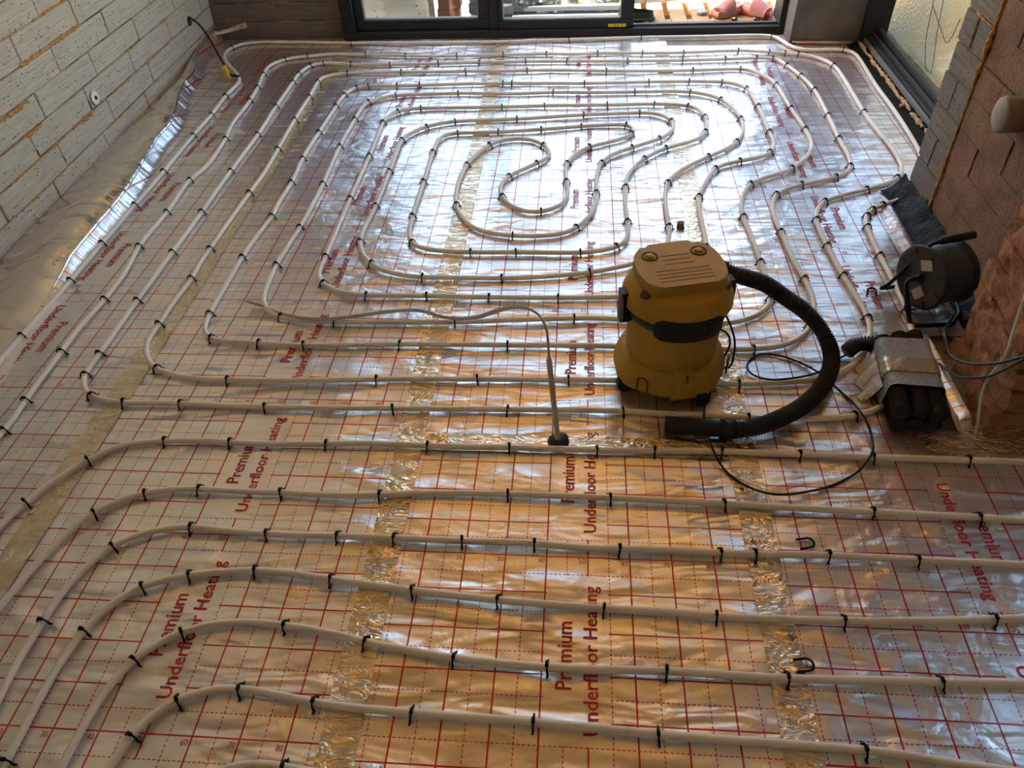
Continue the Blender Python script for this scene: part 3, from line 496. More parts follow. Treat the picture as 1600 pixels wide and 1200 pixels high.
# rough brick pier at the near end, every brick broken unevenly
rp = structure('wall_brick_pier')
mk('core', box(1.64, 2.02, 0.52, 0.83, -0.02, 2.6), 'brown_mortar', rp, False)
z = -0.015; i = 0
while z < 1.25:
    hh = random.uniform(0.066, 0.078)
    cut = 0.60 + 0.10 * (i % 2) + random.uniform(-0.02, 0.02)
    dx = random.uniform(-0.015, 0.012)
    for (y0, y1) in ((0.478 + random.uniform(-0.008, 0.01), cut - 0.006), (cut + 0.006, 0.825 + random.uniform(-0.02, 0.005))):
        f = (y0 + y1) / 2; x0 = 1.585 + (f - 0.48) * 0.12 + dx + random.uniform(-0.008, 0.01)
        mk('brick', rough_box(x0, 1.80, y0, y1, z + 0.004, z + hh - 0.004, 8, 0.012, 25, i * 5 + y0 * 9), 'rough_brick', rp, False)
    mk('brick', rough_box(1.80, 2.02, 0.48 + random.uniform(-0.006, 0.012), 0.60, z + 0.004, z + hh - 0.004, 8, 0.011, 25, i * 5 + 99), 'rough_brick', rp, False)
    z += hh; i += 1
wret = structure('wall_return')
for b in (box(2.02, 2.20, 0.5, 0.7, -0.1, 2.6), box(3.40, 3.8, 0.5, 0.7, -0.1, 2.6), box(2.20, 3.40, 0.5, 0.7, 2.12, 2.6)):
    mk('panel', b, 'bare_plaster', wret, False)
door_add = structure('added_door')  # unseen glazed door, added so the right-hand foil mirrors bright sky
mk('frame', join(box(2.20, 2.26, 0.55, 0.62, 0, 2.12), box(3.34, 3.40, 0.55, 0.62, 0, 2.12), box(2.26, 3.34, 0.55, 0.62, 2.06, 2.12), box(2.26, 3.34, 0.55, 0.62, 0, 0.10)), 'frame_anthracite', door_add, False)
mk('pane', box(2.26, 3.34, 0.582, 0.588, 0.10, 2.06), 'window_glass', door_add, False)

# --- far end of the house behind and beside the camera (seen only in reflections)
tag(mk('wall_front', box(-2.1, 3.8, -3.4, -3.2, -0.1, 2.6), 'bare_plaster', smooth=False), kind='structure')
we = structure('wall_east')
for b in (box(3.6, 3.8, -3.2, 0.5, -0.1, 2.6),):
    mk('panel', b, 'bare_plaster', we, False)
ceil = structure('ceiling')
mk('slab', join(box(-2.1, 2.16, -3.4, 3.95, 2.52, 2.64), box(2.16, 3.8, -3.4, 0.7, 2.52, 2.64)), 'plaster_pale', ceil, False)
for i in range(9):
    y = -3.15 + i * 0.76
    for x0, x1, m in ((-1.95, -0.82, 'plaster_pale'), (-0.81, 0.27, 'strand_board'), (0.28, 1.36, 'strand_board'), (1.37, 2.0, 'plaster_pale'), (2.05, 3.55, 'plaster_pale')):
        y1 = min(y + 0.75, 3.76)
        if x0 > 2 and y > 0: continue
        mk('ceiling_board', box(x0, x1, y, y1, 2.50, 2.519), m, ceil, False)
for x in (-1.5, -0.9, -0.3, 0.3, 0.9, 1.5):
    mk('joist', box(x, x + 0.05, -3.2, 3.76, 2.36, 2.50), 'pine', ceil, False)

# --- sliding door in the back wall
door = structure('door_1')
mk('threshold', join(box(-0.985, 1.695, 3.705, 3.775, -0.02, 0.040, 0.004), box(-0.985, 1.695, 3.775, 3.90, -0.02, 0.012)), 'frame_anthracite', door, False)
mk('threshold_lip', box(-0.985, 1.695, 3.745, 3.755, 0.038, 0.052), 'frame_edge', door, False)
mk('jamb', box(-0.985, -0.905, 3.71, 3.90, 0.038, 2.15, 0.004), 'frame_anthracite', door, False)
mk('jamb', box(1.612, 1.695, 3.71, 3.90, 0.038, 2.15, 0.004), 'frame_anthracite', door, False)
mk('head', box(-0.985, 1.695, 3.71, 3.90, 2.08, 2.15, 0.004), 'frame_anthracite', door, False)
def sash(x0, x1, gx0, gx1, y, gz, z0):
    rails = join(box(x0, x1, y, y + 0.05, z0, gz, 0.003), box(x0, x1, y, y + 0.05, 2.0, 2.08, 0.003), box(x0, gx0, y, y + 0.05, gz - 0.001, 2.0, 0.003), box(gx1, x1, y, y + 0.05, gz - 0.001, 2.0, 0.003))
    s = mk('sash', rails, 'frame_anthracite', door, False)
    mk('gasket', join(box(gx0, gx1, y + 0.008, y + 0.04, gz, gz + 0.008), box(gx0, gx0 + 0.007, y + 0.008, y + 0.04, gz, 2.0), box(gx1 - 0.007, gx1, y + 0.008, y + 0.04, gz, 2.0)), 'gasket_grey', s, False)
    mk('pane', box(gx0 + 0.002, gx1 - 0.002, y + 0.022, y + 0.028, gz + 0.002, 1.998), 'window_glass', s, False)
    return s
sash(-0.903, -0.085, -0.852, -0.150, 3.735, 0.098, 0.041)
mk('meeting_stile', box(-0.085, -0.028, 3.73, 3.80, 0.041, 2.08, 0.003), 'frame_anthracite', door, False)
s2 = sash(-0.027, 0.770, -0.006, 0.698, 3.72, 0.090, 0.041)
mk('sticker', box(0.622, 0.728, 3.7185, 3.7200, 0.046, 0.064), 'yellow_label', s2, False)
for xx in (0.66, 0.675, 0.70):
    mk('sticker_print', box(xx, xx + 0.008, 3.7178, 3.7186, 0.052, 0.058), 'black_plastic', s2, False)

# --- fixed glazing in the right wall
win = structure('window_1')
def bar(name, b, m='frame_anthracite'): return mk(name, b, m, win, False)
bar('sill_strip', box(1.955, 2.045, 1.77, 3.53, -0.02, 0.006), 'black_membrane')
bar('bottom_rail', join(box(2.045, 2.056, 1.75, 3.60, -0.02, 0.030, 0.001),), 'gasket_grey')
bar('bottom_rail', box(2.056, 2.16, 1.75, 3.60, -0.02, 0.045, 0.003))
bar('rail_lip', box(2.082, 2.092, 1.75, 3.58, 0.044, 0.062), 'frame_edge')
bar('rail_lip', box(2.112, 2.128, 1.75, 3.58, 0.044, 0.085), 'frame_edge')
bar('jamb', box(2.03, 2.16, 3.50, 3.60, 0.0, 2.15, 0.003))
bar('jamb', box(2.03, 2.16, 1.70, 1.77, 0.0, 2.15, 0.003))
bar('head', box(2.045, 2.16, 1.77, 3.52, 2.08, 2.15))
bar('pane', box(2.114, 2.122, 1.75, 3.52, 0.06, 2.1), 'window_glass')
cr = []
y = 1.80
while y < 3.48:
    cr.append(y); y += random.uniform(0.05, 0.11)
for i, y in enumerate(cr):
    L = random.uniform(0.06, 0.13)
    bead(win, (2.018 + random.uniform(-0.006, 0.006), y, 0.012), (2.018 + random.uniform(-0.006, 0.006), min(3.5, y + L), 0.012), random.uniform(0.006, 0.012), 80 + i, 'pale_foam', 'foam_crumb')
bead(win, (1.985, 2.60, 0.014), (2.02, 2.66, 0.016), 0.012, 140, 'pale_foam', 'foam_crumb')
bead(win, (2.000, 2.42, 0.014), (2.03, 2.45, 0.016), 0.011, 141, 'pale_foam', 'foam_crumb')
# bubble film hung outside this glazing
NY, NZ = 60, 40
V = []; F = []
for side in (0, 1):
    for j in range(NZ + 1):
        for i in range(NY + 1):
            if side: continue
            yy = 1.72 + 2.1 * i / NY; zz = -0.05 + 0.72 * j / NZ
            V.append((2.25 + 0.02 * noise.noise(Vector((yy * 3, zz * 3, 0))) + 0.01 * noise.noise(Vector((yy * 9, zz * 5, 4))) + side * 0.003, yy, zz))
n1 = (NY + 1) * (NZ + 1)
for j in range(NZ):
    for i in range(NY):
        a = j * (NY + 1) + i; q = (a, a + 1, a + NY + 2, a + NY + 1)
        F.append(q)
tag(mk('bubble_film', (V, F), 'bubble_film'), 'gold and silver bubble film hanging outside the side window', 'film')

# --- outside ground
tag(mk('ground', box(-40, 40, 3.95, 80, -0.30, -0.12), 'paver_outside', smooth=False), kind='structure')
tag(mk('ground_side', box(2.16, 40, 0.7, 3.95, -0.30, -0.12), 'paver_outside', smooth=False), kind='structure')
# ------------------------------------------------------------------ printed foil sheets
def interp(tab, y):
    if y <= tab[0][0]: return tab[0][1:]
    for a, b in zip(tab, tab[1:]):
        if y <= b[0]:
            s = (y - a[0]) / (b[0] - a[0]); s = s * s * (3 - 2 * s)
            return tuple(p + (q - p) * s for p, q in zip(a[1:], b[1:]))
    return tab[-1][1:]
def sstep(a, b, x):
    s = min(1, max(0, (x - a) / (b - a))); return s * s * (3 - 2 * s)
RIDGE = [(-1.2, -1.30, 0.003), (0.5, -1.37, 0.004), (0.84, -1.41, 0.010), (1.33, -1.452, 0.044), (1.63, -1.458, 0.048), (2.31, -1.54, 0.05), (3.0, -1.68, 0.05), (3.4, -1.765, 0.055), (3.76, -1.80, 0.06)]
WALLZ = [(-1.2, -0.004), (0.8, -0.004), (1.2, 0.0), (2.1, 0.006), (3.0, 0.012), (3.34, 0.04), (3.7, 0.06)]
def wall_x(y): return -1.805 + math.tan(math.radians(1)) * (3.77 - y)

def text_shape(s, bold=False):
    cu = bpy.data.curves.new('txt', 'FONT'); cu.body = s; cu.resolution_u = 2
    if bold: cu.offset = 0.012
    o = bpy.data.objects.new('txt', cu); COL.objects.link(o)
    bpy.context.view_layer.update()
    dg = bpy.context.evaluated_depsgraph_get()
    me = bpy.data.meshes.new_from_object(o.evaluated_get(dg))
    V = [v.co.copy() for v in me.vertices]; F = [tuple(p.vertices) for p in me.polygons]
    bpy.data.objects.remove(o); bpy.data.curves.remove(cu); bpy.data.meshes.remove(me)
    return V, F
TXT = {s: text_shape(s, True) for s in ('Premium', 'Underfloor Heating')}
NUM = {n: text_shape(str(n)) for n in (10, 20, 30, 40, 50, 60, 70, 80, 90)}
CAP = max(v.y for v in text_shape('H')[0])

class Sheet:
    def __init__(s, label, ox, oy, flip):
        s.ox, s.oy, s.s = ox, oy, (-1 if flip else 1)
        s.root = empty('foil_sheet', (ox, oy, 0), PI if flip else 0)
        tag(s.root, label, 'foil sheet', 'printed foil sheets covering the floor')
    def loc(s, X, Y, Z): return Vector(((X - s.ox) * s.s, (Y - s.oy) * s.s, Z))
    def world(s, u, v): return s.ox + u * s.s, s.oy + v * s.s
    def surface(s, x0, x1, y0, y1, keep=None, zf=None, xf=None, step=0.02, name='film', mat='printed_foil'):
        nx = max(2, int((x1 - x0) / step)); ny = int((y1 - y0) / step); V = []; F = []
        for j in range(ny + 1):
            Y = y0 + (y1 - y0) * j / ny
            for i in range(nx + 1):
                f = i / nx; X = x0 + (x1 - x0) * f
                if xf: X = xf(f, Y)
                Z = hgt(X, Y) + (zf(X, Y) if zf else 0)
                V.append(s.loc(X, Y, Z))
        for j in range(ny):
            for i in range(nx):
                Xc, Yc = s.world(V[j * (nx + 1) + i].x, V[j * (nx + 1) + i].y)
                if keep and not keep(Xc, Yc): continue
                a = j * (nx + 1) + i
                F.append((a, a + 1, a + nx + 2, a + nx + 1))
        return mk(name, (V, F), mat, s.root)
    def prints(s, y0, y1, u0, u1, keep=None):
        va, vb = sorted(((y0 - s.oy) * s.s, (y1 - s.oy) * s.s))
        k0, k1 = math.ceil(va / 0.5), math.floor(vb / 0.5) + 1
        for k in range(k0, k1 + 1):
            for word, a, b, cap, basel in (('Premium', -0.332, -0.174, 0.431, 0.464), ('Underfloor Heating', -0.426, -0.080, 0.490, 0.520)):
                if basel < u0 or cap > u1: continue
                v0, v1 = k * 0.5 + a, k * 0.5 + b
                if v0 < va or v1 > vb: continue
                TV, TF = TXT[word]; w0 = min(v.x for v in TV); w = max(v.x for v in TV) - w0
                out = []
                for p in TV:
                    v = v0 + (p.x - w0) / w * (v1 - v0); u = basel - p.y / CAP * (basel - cap)
                    X, Y = s.world(u, v); out.append(Vector((u, v, hgt(X, Y) + 0.0011)))
                mk('lettering', (out, TF), 'red_print', s.root, False)
            if k * 0.5 < va + 0.03 or k * 0.5 > vb: continue
            parts = []
            for n, (TV, TF) in NUM.items():
                if not (u0 + 0.03 < n / 100 < u1): continue
                sc = 0.0135 / CAP * (1.25 if n == 50 else 1.0) * 0.8; w = max(v.x for v in TV)
                out = []
                for p in TV:
                    u = n / 100 - 0.005 + (p.x - w) * sc; v = k * 0.5 - 0.019 + p.y * sc * 1.15
                    X, Y = s.world(u, v); out.append(Vector((u, v, hgt(X, Y) + 0.0010)))
                X, Y = s.world(n / 100, k * 0.5)
                if keep and not keep(X, Y): continue
                parts.append((out, TF))
            if parts: mk('number_row', join(*parts), 'red_print', s.root, False)['kind'] = 'stuff'

shM = Sheet('middle printed foil sheet, between the seam tapes, under the yellow vacuum', 0.0, 0.0, False)
shM.surface(0.0, 0.918, -1.1, 3.70); shM.prints(-1.1, 3.70, 0.0, 0.92)
shL = Sheet('printed foil sheet left of the middle one, red text reading upwards', -0.908, 0.029, False)
shL.surface(-0.932, 0.0, -1.1, 3.72); shL.prints(-1.1, 3.72, 0.0, 0.9)
shW = Sheet('printed foil sheet along the grey block wall with its edge folded over', -0.856, 0.056, True)
def zW(X, Y):
    rx, rz = interp(RIDGE, Y); return rz * sstep(rx + 0.042, rx, X)
shW.surface(-1.8, -0.932, -1.1, 3.74, zf=zW, xf=lambda f, Y: interp(RIDGE, Y)[0] + (-0.932 - interp(RIDGE, Y)[0]) * f)
shW.prints(-1.1, 3.6, 0.07, 0.535)
# plain underside of the wall sheet, folded back towards the wall
V = []; F = []; NX, NY = 14, 240
for j in range(NY + 1):
    Y = -1.1 + 4.85 * j / NY
    rx, rz = interp(RIDGE, Y); wz = interp(WALLZ, Y)[0]; wx = wall_x(Y) + 0.004
    for i in range(NX + 1):
        f = i / NX; X = rx + (wx - rx) * f
        crease = 0.014 * noise.noise(Vector((X * 3, Y * 2.2, 5))) + 0.022 * (0.35 - abs(noise.noise(Vector((X * 2.0, Y * 5.0 - X * 2.5, 11)))))
        Z = rz + 0.001 + (wz - rz) * sstep(0.15, 1.0, f) + (0.012 * math.sin(PI * min(1, f * 1.1)) + crease) * sstep(0.0, 0.12, f) * sstep(0.5, 1.1, Y)
        V.append(shW.loc(X, Y, max(Z, 0.002)))
for j in range(NY):
    for i in range(NX):
        a = j * (NX + 1) + i; F.append((a, a + 1, a + NX + 2, a + NX + 1))
fo = mk('folded_edge', (V, F), 'plain_foil', shW.root); fo['label'] = 'plain champagne foil folded over towards the wall'
P = [shW.loc(-1.80, 3.715, 0.05), shW.loc(-1.72, 3.712, 0.062), shW.loc(-1.58, 3.725, 0.095)]
mk('curled_corner', tube(crom(P, 0.02), lambda s: 0.010 + 0.008 * s, 12, False), 'printed_foil', shW.root)

cr_ = [shW.loc(interp(RIDGE, y)[0] + 0.004 * noise.noise(Vector((y * 6, 0, 4))), y, interp(RIDGE, y)[1] - 0.004 + 0.004 * noise.noise(Vector((y * 9, 3, 0)))) for y in [0.95 + 0.02 * k for k in range(120)]]
mk('fold_crest', tube(cr_, lambda s: 0.009 * sstep(0, 0.15, s) * sstep(1.0, 0.85, s) + 0.001, 12), 'crest_foil', shW.root)
shR = Sheet('printed foil sheet on the right, red text upside down, under the cable reel', 1.914, -0.156, True)
def keepR(X, Y):
    if 0.86 < Y < 1.80 and X > 1.69: return False
    if 0.47 < Y <= 0.86 and X > 1.555: return False
    return True
def zR(X, Y):
    z = 0.0
    if Y < 1.82: z += 0.022 * math.exp(-((X - 1.668) / 0.014) ** 2) * sstep(0.86, 0.95, Y) * sstep(1.80, 1.70, Y)
    z += 0.02 * sstep(1.51, 1.55, X) * sstep(0.475, 0.50, Y) * sstep(0.92, 0.84, Y)
    return z
shR.surface(0.918, 1.958, -1.1, 3.52, keep=keepR, zf=zR); shR.prints(-1.1, 3.5, 0.0, 1.0, keepR)

# seam tapes
def seam_tape(label, x0, x1, y0, y1, nx, ny, wob):
    root = None; V = []; F = []
    for j in range(ny + 1):
        for i in range(nx + 1):
            fx, fy = i / nx, j / ny
            X = x0 + (x1 - x0) * fx; Y = y0 + (y1 - y0) * fy
            if ny > nx: X += wob * noise.noise(Vector((Y * 1.5, i * 3.3, x0)))
            else: Y += wob * noise.noise(Vector((X * 1.5, j * 3.3, y0)))
            V.append((X, Y, hgt(X, Y) + 0.0018 + 0.0006 * abs(noise.noise(Vector((X * 70, Y * 70, 1))))))
    for j in range(ny):
        for i in range(nx):
            a = j * (nx + 1) + i; F.append((a, a + 1, a + nx + 2, a + nx + 1))
    return tag(mk('seam_tape', (V, F), 'seam_tape'), label, 'tape', 'crinkled tapes over the foil seams')
seam_tape('brown crinkled tape along the seam left of the middle foil sheet', -0.041, 0.038, -1.1, 3.69, 6, 300, 0.004)
seam_tape('brown crinkled tape along the seam nearest the grey block wall', -0.972, -0.893, -1.1, 3.70, 6, 300, 0.004)
seam_tape('brown crinkled tape along the seam running under the vacuum', 0.880, 0.957, -1.1, 3.60, 6, 300, 0.004)
seam_tape('brown tape running across the middle sheet at the upright conduit', 0.038, 0.90, 0.335, 0.405, 60, 6, 0.006)
seam_tape('brown tape patch on the floor at the foot of the brick pier', 1.40, 1.95, 0.355, 0.474, 40, 8, 0.006)

# ------------------------------------------------------------------ heating pipes and their clips
PR = 0.0087; PZ = 0.0125
def pipe_path(pts, ext0=0.0, ext1=0.0):
    P = [Vector((x, y, PZ)) for x, y in pts]
    if ext0: P.insert(0, P[0] + (P[0] - P[1]).normalized() * ext0)
    if ext1: P.append(P[-1] + (P[-1] - P[-2]).normalized() * ext1)
    Q = smooth_line(resample(crom(P, 0.01), 0.012), 14)
    for q in Q: q.z = PZ + 0.0016 * noise.noise(Vector((q.x * 3, q.y * 3, 2)))
    return Q
def make_pipe(path, label, cat='pipe', group=None):
    return tag(mk('heating_pipe', tube(path, PR, 12), 'white_pipe'), label, cat, group)
arc = [(0.0, 0.0128 * math.cos(a), PZ + 0.0128 * math.sin(a)) for a in [PI * k / 8 for k in range(9)]]
cp = [(0, 0.0215, 0.0045), (0, 0.0145, 0.0035)] + arc + [(0, -0.0145, 0.0035), (0, -0.0215, 0.0045)]
clip_me = mesh('pipe_clip', *join(tube(cp, 0.0021, 6), tube([(0, 0.0135, -0.004), (0, 0.0131, PZ)], 0.0026, 5), tube([(0, -0.0135, -0.004), (0, -0.0131, PZ)], 0.0026, 5), box(-0.0036, 0.0036, -0.006, 0.006, PZ + 0.0105, PZ + 0.0152)))
clip_me.materials.append(MATS['black_clip'])
ORD = ['first', 'second', 'third', 'fourth', 'fifth', 'sixth', 'seventh', 'eighth', 'ninth', 'tenth', 'eleventh', 'twelfth', 'thirteenth', 'fourteenth', 'fifteenth', 'sixteenth', 'seventeenth', 'eighteenth', 'nineteenth', 'twentieth']
def clips(path, spots, group):
    out = []
    for x, y in spots:
        i = min(range(len(path)), key=lambda k: (path[k].x - x) ** 2 + (path[k].y - y) ** 2)
        t_ = path[min(i + 2, len(path) - 1)] - path[max(i - 2, 0)]
        o = link('pipe_clip', clip_me, None)
        o.location = (path[i].x, path[i].y, path[i].z - PZ)
        o.rotation_euler = (random.uniform(-0.06, 0.06), random.uniform(-0.12, 0.12), math.atan2(t_.y, t_.x) + random.uniform(-0.14, 0.14))
        tag(o, None, 'clip', group)
        out.append((i, o, t_.normalized()))
    out.sort(key=lambda q: q[0]); return out
def label_spiral(cl):
    runs = []
    for i, o, t_ in cl:
        x, y = path_xy = (o.location.x, o.location.y)
        if 0.22 < x < 0.75 and 1.42 < y < 2.45: s = 'core'
        elif abs(t_.x) > abs(t_.y) * 2 and x < 1.0: s = 'far' if y > 1.95 else 'near'
        elif abs(t_.y) > abs(t_.x) * 2 and x < 0.2: s = 'left'
        elif x > 0.75: s = 'right'
        else: s = 'bend'
        if runs and runs[-1][0] == s and s not in ('bend', 'core'): runs[-1][1].append(o)
        else: runs.append((s, [o]))
    key = {'left': lambda r: sum(o.location.x for o in r) / len(r), 'far': lambda r: -sum(o.location.y for o in r) / len(r), 'near': lambda r: sum(o.location.y for o in r) / len(r), 'right': lambda r: -max(o.location.x for o in r)}
    side = {'left': ('far end', 'left-hand run'), 'far': ('left', 'far row'), 'near': ('left', 'near row'), 'right': ('far end', 'right-hand run')}
    for s in ('left', 'far', 'near', 'right'):
        rs = sorted((r for k, r in runs if k == s and len(r) >= 3), key=key[s])
        for n, r in enumerate(rs):
            if s == 'right':
                if r[0].location.y < r[-1].location.y: r.reverse()
            else: r.sort(key=(lambda o: -o.location.y) if s == 'left' else (lambda o: o.location.x))
            for m, o in enumerate(r):
                o['label'] = 'black clip %s from the %s on the %s %s of the spiral' % (ORD[m], side[s][0], 'outermost' if n == 0 else ORD[n] + ' outermost', side[s][1])
    for k, r in runs:
        for o in r:
            if 'label' not in o:
                x, y = o.location.x, o.location.y
                o['label'] = ('black clip on the innermost loop of the spiral pipe' if k == 'core' else
                              'black clip on the winding right-hand side of the spiral pipe' if x > 0.75 else
                              'black clip at a bend of the spiral pipe towards the back door' if y > 1.9 else 'black clip at a bend of the spiral pipe on its near left side')
sp = pipe_path(SPIRAL, 0.5, 0.5)
make_pipe(sp, 'long white heating pipe laid in a spiral over most of the floor')
label_spiral(clips(sp, SPIRAL_CLIPS, 'clips on the spiral pipe'))
names = ['white heating pipe passing the conduit foot, farthest of the foreground rows', 'second white pipe row in front of the spiral, under the black cord loop', 'third white pipe row in front of the spiral, just below the upper loose clip',
         'fourth white pipe row in front of the spiral, bending towards the lower left corner', 'fifth white pipe row in front of the spiral, just below the lower loose clip',
         'nearest full white pipe row, leaving the picture at the bottom right', 'white pipe bend just peeping in at the bottom edge']
cl = ['farthest foreground row', 'second foreground row', 'third foreground row', 'fourth foreground row', 'fifth foreground row', 'nearest full row', 'pipe bend at the bottom edge']
for (pts, spots), nm, c in zip(ROWS, names, cl):
    p_ = pipe_path(pts, 0.35, 0.45)
    make_pipe(p_, nm, 'pipe', 'foreground pipe rows')
    for m, (_, o, _) in enumerate(clips(p_, spots, 'clips on the ' + c)):
        o['label'] = ('black clip %s from the left on the pipe of the %s' % (ORD[m], c)) if len(spots) > 1 else 'black clip on the white pipe bend at the bottom edge'
loose = tube([(-0.016, 0.011, 0.003), (0.004, 0.012, 0.004)] + [(0.006 + 0.012 * math.sin(a), 0.012 * math.cos(a), 0.005) for a in [PI * k / 8 for k in range(9)]] + [(0.004, -0.012, 0.004), (-0.014, -0.013, 0.003)], 0.0026, 6)
loose_me = mesh('pipe_clip', *loose); loose_me.materials.append(MATS['black_clip'])
for x, y, r, lb in ((1.023, 0.061, 0.1, 'loose black U clip lying on the foil above the third foreground pipe'), (0.955, -0.254, 0.05, 'loose black U clip lying on the foil above the fifth foreground pipe'), (1.456, 1.106, 1.3, 'loose black U clip lying on the foil left of the cable reel')):
    o = link('pipe_clip', loose_me, None); o.location = (x, y, 0.002); o.rotation_euler = (0, 0, r); o.scale = (1.15, 1.15, 1.15)
    tag(o, lb, 'clip', 'loose clips on the foil')

# upright conduit with the flat cable flopping out of it
cd = empty('conduit', (CONDUIT[0][0], CONDUIT[0][1], 0))
def rel(P, o): return [Vector(p) - Vector(o.location) for p in P]
mk('tube', tube(crom(rel(CONDUIT, cd), 0.03), 0.0125, 12, True, 0.6), 'cream_plastic', cd)
mk('floor_collar', lumpy(move(lathe([(0.034, -0.002), (0.030, 0.006), (0.018, 0.012), (0.014, 0.014)], 20), Matrix.Identity(4)), 0.004, 40), 'black_rubber', cd)
tag(cd, 'pale plastic conduit standing up out of the foil', 'conduit')
fl_p = smooth_line(resample(crom(FLEX, 0.01), 0.01), 3)
tag(mk('flat_cable', tube(fl_p, 0.0075, 8, True, 0.42), 'cream_plastic'), 'pale flat cable bending out of the conduit and lying left over the pipes', 'cable')
# ------------------------------------------------------------------ yellow vacuum cleaner
vac = tag(empty('vacuum_cleaner', (0.742, 0.695, 0), math.radians(13)), 'mustard yellow drum vacuum cleaner with black band standing on the foil', 'vacuum')
def corner(r, z, a):
    return r * (1 + 0.075 * max(0, math.cos(4 * (a - math.radians(22)))) ** 1.5) if z < 0.125 else r
mk('base', lathe([(0.140, 0.030), (0.158, 0.031), (0.165, 0.040), (0.165, 0.056), (0.160, 0.072), (0.152, 0.090), (0.143, 0.100), (0.136, 0.104), (0.128, 0.103)], 64, corner), 'yellow_plastic', vac)
mk('drum', lathe([(0.130, 0.08), (0.131, 0.11), (0.136, 0.25), (0.136, 0.28)], 64), 'yellow_plastic', vac)
def cyl_patch(a0, a1, z0, z1, r0, r1, n=16, rnd=0.0):
    poly = [(math.radians(a0 + (a1 - a0) * i / n)) for i in range(n + 1)]; V = []; F = []
    for r in (r0, r1):
        for i, a in enumerate(poly):
            e = rnd * (1 - min(1, min(i, n - i) / 2.0))
            V += [Vector((r * math.cos(a), r * math.sin(a), z0 + e)), Vector((r * math.cos(a), r * math.sin(a), z1 - e))]
    k = 2 * (n + 1)
    for i in range(n):
        b = 2 * i
        F += [(k + b, k + b + 2, k + b + 3, k + b + 1), (b, b + 1, b + 3, b + 2), (b, b + 2, k + b + 2, k + b), (b + 1, k + b + 1, k + b + 3, b + 3)]
    F += [(0, k, k + 1, 1), (2 * n, 2 * n + 1, k + 2 * n + 1, k + 2 * n)]
    return V, F
mk('band', lathe([(0.134, 0.242), (0.142, 0.244), (0.146, 0.280), (0.136, 0.288)], 64), 'grey_panel', vac)
fp = mk('control_panel', cyl_patch(-130, -56, 0.234, 0.300, 0.135, 0.1575, 20, 0.012), 'grey_panel', vac, False)
mk('switch', cyl_patch(-124, -101, 0.242, 0.282, 0.140, 0.159, 8, 0.003), 'black_plastic', fp, False)
a = math.radians(-76)
kn = move(lathe([(0.021, 0.0), (0.021, 0.004), (0.014, 0.006), (0.013, 0.003)], 24), Matrix.Translation((0.1555 * math.cos(a), 0.1555 * math.sin(a), 0.267)) @ Matrix.Rotation(a, 4, 'Z') @ Matrix.Rotation(PI / 2, 4, 'Y'))
mk('socket', kn, 'black_plastic', fp)
mk('head', lathe([(0.136, 0.278), (0.152, 0.278), (0.1555, 0.281), (0.154, 0.300), (0.150, 0.308), (0.145, 0.312), (0.141, 0.330), (0.134, 0.342), (0.120, 0.348), (0.03, 0.349)], 64), 'yellow_plastic', vac)
def rrect(pts, r, n=5):
    out = []; m = len(pts)
    for i in range(m):
        p = Vector(pts[i]); a_ = (Vector(pts[i - 1]) - p).normalized(); b_ = (Vector(pts[(i + 1) % m]) - p).normalized()
        for k in range(n + 1):
            s = k / n; q0 = p + a_ * r; q1 = p + b_ * r
            out.append(tuple((q0 * (1 - s) ** 2 + p * 2 * s * (1 - s) + q1 * s * s)))
    return out
top = mk('handle_plate', prism(rrect([(-0.104, -0.092), (0.104, -0.092), (0.124, -0.01), (0.116, 0.070), (0.075, 0.118), (-0.075, 0.118), (-0.116, 0.070), (-0.124, -0.01)], 0.028), 0.325, 0.380, 0.012, 3), 'yellow_plastic', vac, False)
for i in range(4):
    y = -0.068 + i * 0.016
    mk('groove', box(-0.075, 0.075, y, y + 0.0022, 0.3795, 0.3807), 'groove_shade', top, False)
for i in range(3):
    y = 0.010 + i * 0.020
    mk('groove', box(-0.040, 0.040, y, y + 0.0022, 0.3795, 0.3807), 'groove_shade', top, False)
for sx in (-1, 1):
    ring = lathe([(0.024, 0.377), (0.024, 0.3815), (0.021, 0.3830), (0.018, 0.3815), (0.0175, 0.3775)], 28)
    ri = mk('ring', move(ring, Matrix.Translation((sx * 0.070, 0.058, 0))), 'groove_shade', top)
    mk('button', move(lathe([(0.012, 0.377), (0.012, 0.384), (0.010, 0.386)], 20), Matrix.Translation((sx * 0.070, 0.058, 0))), 'yellow_plastic', ri)
    lw = box(-0.016, 0.016, -0.010, 0.010, 0.332, 0.352, 0.004)
    mk('notch', move(lw, Matrix.Translation((sx * 0.112, -0.066, 0)) @ Matrix.Rotation(sx * 0.7, 4, 'Z')), 'groove_shade', vac, False)
lt = cyl_patch(166, 190, 0.215, 0.315, 0.130, 0.164, 8, 0.015)
mk('latch', lt, 'black_plastic', vac, False)
mk('latch', cyl_patch(-10, 14, 0.215, 0.315, 0.130, 0.162, 8, 0.015), 'black_plastic', vac, False)
